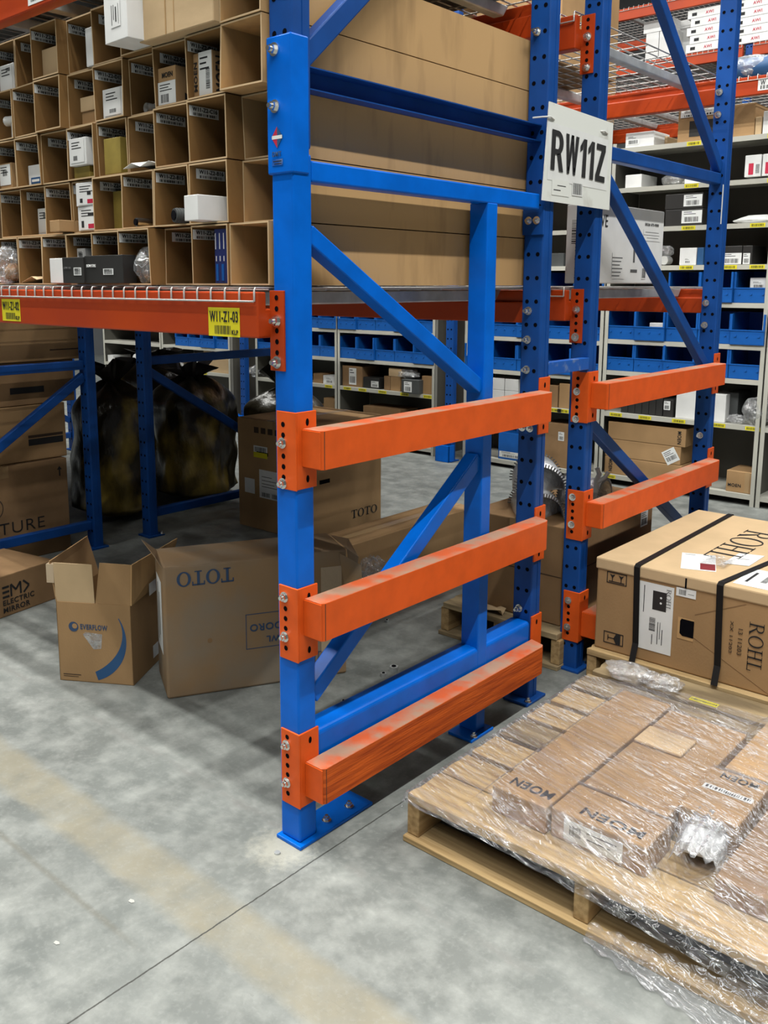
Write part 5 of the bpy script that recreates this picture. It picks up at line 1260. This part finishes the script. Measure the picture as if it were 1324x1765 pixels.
# ================================================================ rack over the shelving and the one beyond
def far_frame(lb, X1, Y0, Y1, z1=5.2):
    Fm = thing('rack_upright_frame', lb, 'rack frame', (X1 - .04, Y0, 0))
    post(Fm, X1, Y0, Y0 + .06, 0, z1); post(Fm, X1, Y1 - .06, Y1, 0, z1)
    for z in (.2, 1.4, 2.6, 3.8): channel(Fm, (Y0 + .06, z), (Y1 - .06, z), X1 - .06, X1 - .02, .048, flange=False)
    foot(Fm, X1 - .10, X1 + .02, Y0 - .03, Y0 + .09); foot(Fm, X1 - .1, X1 + .02, Y1 - .09, Y1 + .02)
    g = MB().box(X1 - .13, X1 + .01, Y0 - .05, Y0 - .035, .0, .14).box(X1 - .13, X1 - .12, Y0 - .05, Y0 + .03, 0, .14).box(X1, X1 + .01, Y0 - .05, Y0 + .03, 0, .14).build('post_protector', 'blue_new', Fm, bevel=.004)
    return Fm
for X1, q in ((-2.80, 'between the two shelving runs'), (-5.38, 'at the far left between shelving bays')): far_frame('blue rack frame standing ' + q, X1, 4.46, 5.66)
far_frame('blue rack frame beyond the right end of the shelving', .90, 4.46, 5.66)
YF, YR = 4.46, 5.66
for x0, x1, q in ((-2.79, .81, 'right'), (-5.37, -2.89, 'left')):
    b = beam('orange beam over the %s shelving run, front' % q, x0, x1, YF, -1, 2.60, 2.71, conn=False)
    if q == 'right': label(b, (at(1295, 150, 1, YF - .046).x + .04, YF - .0462, 2.62), X_, Z_, .16, .07, 'location_tag', 'white', bars=((.1, .9, .1, .4),), lines=()); text(b, 'W', (at(1295, 150, 1, YF - .046).x + .055, YF - .047, 2.65), X_, Z_, .03, .03, 'ink', .03)
    beam('orange beam over the %s shelving run, rear' % q, x0, x1, YR, 1, 2.60, 2.71, conn=False)
    n = 3; wd = (x1 - x0) / n
    for k in range(n): deck('wire deck %s of three over the %s shelving run' % (['left', 'middle', 'right'][k], q), x0 + wd * k + .01, x0 + wd * (k + 1) - .01, YF, YR, 2.7185)
def up_box(lb, px0, px1, y, z, h, m, d=.5, py=60, **kw):
    a = at(px0, py, 1, y).x; b = at(px1, py, 1, y).x
    return carton(lb, a, b, y, y + d, z, z + h, m, tape=False, **kw)
t = thing('wrapped_roll', 'blue roll wrapped in clear film on the deck over the right shelving', 'roll', (at(1292, 130, 1, 4.62).x, 4.62, 2.7215)); MB().cyl((-.17, .0, .075), (.17, 0, .075), .07, 20).build('roll_body', 'logo_blue', t, local=True); crumple(t, 'film', 'clear_bag', (0, 0, .085), .08, 71, .2, sq=(2.3, 1, 1))
t = up_box('black and white boxed frame on the deck over the right shelving', 1270, 1296, 4.95, 2.7215, .24, 'black_card', d=.05, py=95); label(t, F(t, .75, .02), X_, Z_, .04, .22, 'white_edge', 'white', bars=(), lines=()); label(t, F(t, .0, .62), X_, Z_, .10, .04, 'white_edge', 'white', bars=(), lines=())
for i, (xa, xb, hh) in enumerate(((-5.3, -4.25, 2.0), (-4.15, -3.0, 1.85), (-2.75, -2.0, 1.9), (-6.6, -5.5, 1.9))):  # cartons added to block light from the far lamp rows
    if i < 3: carton('tall palletised carton on the deck over the shelving, %s of three' % ['left', 'middle', 'right'][i], xa, xb, 4.62, 5.5, 2.7225, 2.7225 + hh, 'card')
# rack beyond
Y4 = 8.0
for X1, q in ((-1.83, 'right'), (-4.6, 'middle'), (-7.4, 'left')): far_frame('far blue rack frame beyond the shelving, %s one' % q, X1, Y4, Y4 + 1.2, 6.2)
far_frame('far blue rack frame beyond the shelving, last on the right', .95, Y4, Y4 + 1.2, 6.2)
for x0, x1, q in ((-1.82, .86, 'right'), (-4.59, -1.915, 'middle'), (-7.39, -4.685, 'left')):
    for z0, ln in ((1.7, 'low'), (3.66, 'middle'), (4.23, 'upper'), ):
        beam('far orange %s beam, front of the %s bay' % (ln, q), x0, x1, Y4, -1, z0, z0 + .115, conn=False)
        beam('far orange %s beam, rear of the %s bay' % (ln, q), x0, x1, Y4 + 1.2, 1, z0, z0 + .115, conn=False)
    deck('far wire deck of the %s bay' % q, x0 + .01, x1 - .01, Y4, Y4 + 1.2, 3.784)
    deck('far upper wire deck of the %s bay' % q, x0 + .01, x1 - .01, Y4, Y4 + 1.2, 4.354)
b1 = up_box('tall white carton far up on the beyond rack', 1114, 1136, Y4 + .1, 3.788, .30, 'white_card', py=60)
b2 = up_box('white carton beside the tall one far up on the beyond rack', 1137, 1164, Y4 + .1, 3.788, .30, 'white_card', py=60); text(b2, 'TOTO', F(b2, .6, .9), -Z_, X_, .12, .035, 'ink', .05)
up_box('low white carton on the two white ones far up', 1110, 1160, Y4 + .1, 4.09, .12, 'white_card', py=40)
up_box('large grey white carton far up on the beyond rack', 1168, 1214, Y4 + .3, 3.788, .42, 'white_card', py=40)
t = up_box('brown carton with a white label far up beside the grey one', 1215, 1236, Y4 + .3, 3.788, .40, 'card', py=40); label(t, F(t, .1, .3), X_, Z_, .14, .16, 'shipping_label', 'white')
for i in range(5):
    t = up_box('long white carton far up, %s of the stack of five' % ['lowest', 'second', 'third', 'fourth', 'topmost'][i], 1183 + 6 * (i % 2), 1345, Y4 - .02, 3.788 + .082 * i, .08, 'white_card', py=70, d=.4, group='long white cartons far up')
    ax = X_
    for u in (.05, .55): text(t, 'AWI', F(t, u + .15, .3), X_, Z_, .08, .03, 'red', .05); MB().box(F(t, u, .3).x, F(t, u, .3).x + .05, Y4 - .0212, Y4 - .0206, F(t, u, .3).z, F(t, u, .3).z + .03).build('handling_mark', 'ink', t)
# big goods closing the view beyond, on the far rack floor level
for i, (x, wd, h, m) in enumerate(((-6.9, 1.0, 1.3, 'card'), (-5.7, 1.1, 1.1, 'card_dark'), (-4.0, 1.1, 1.4, 'card'), (-2.7, 1.0, 1.2, 'card_dark'), (-1.2, 1.1, 1.35, 'card'), (.1, 1.0, 1.2, 'card'))):
    carton('stacked goods carton on the floor of the far rack, place %s' % ['one', 'two', 'three', 'four', 'five', 'six'][i], x - wd / 2, x + wd / 2, Y4 + .15, Y4 + 1.05, 0, h, m)
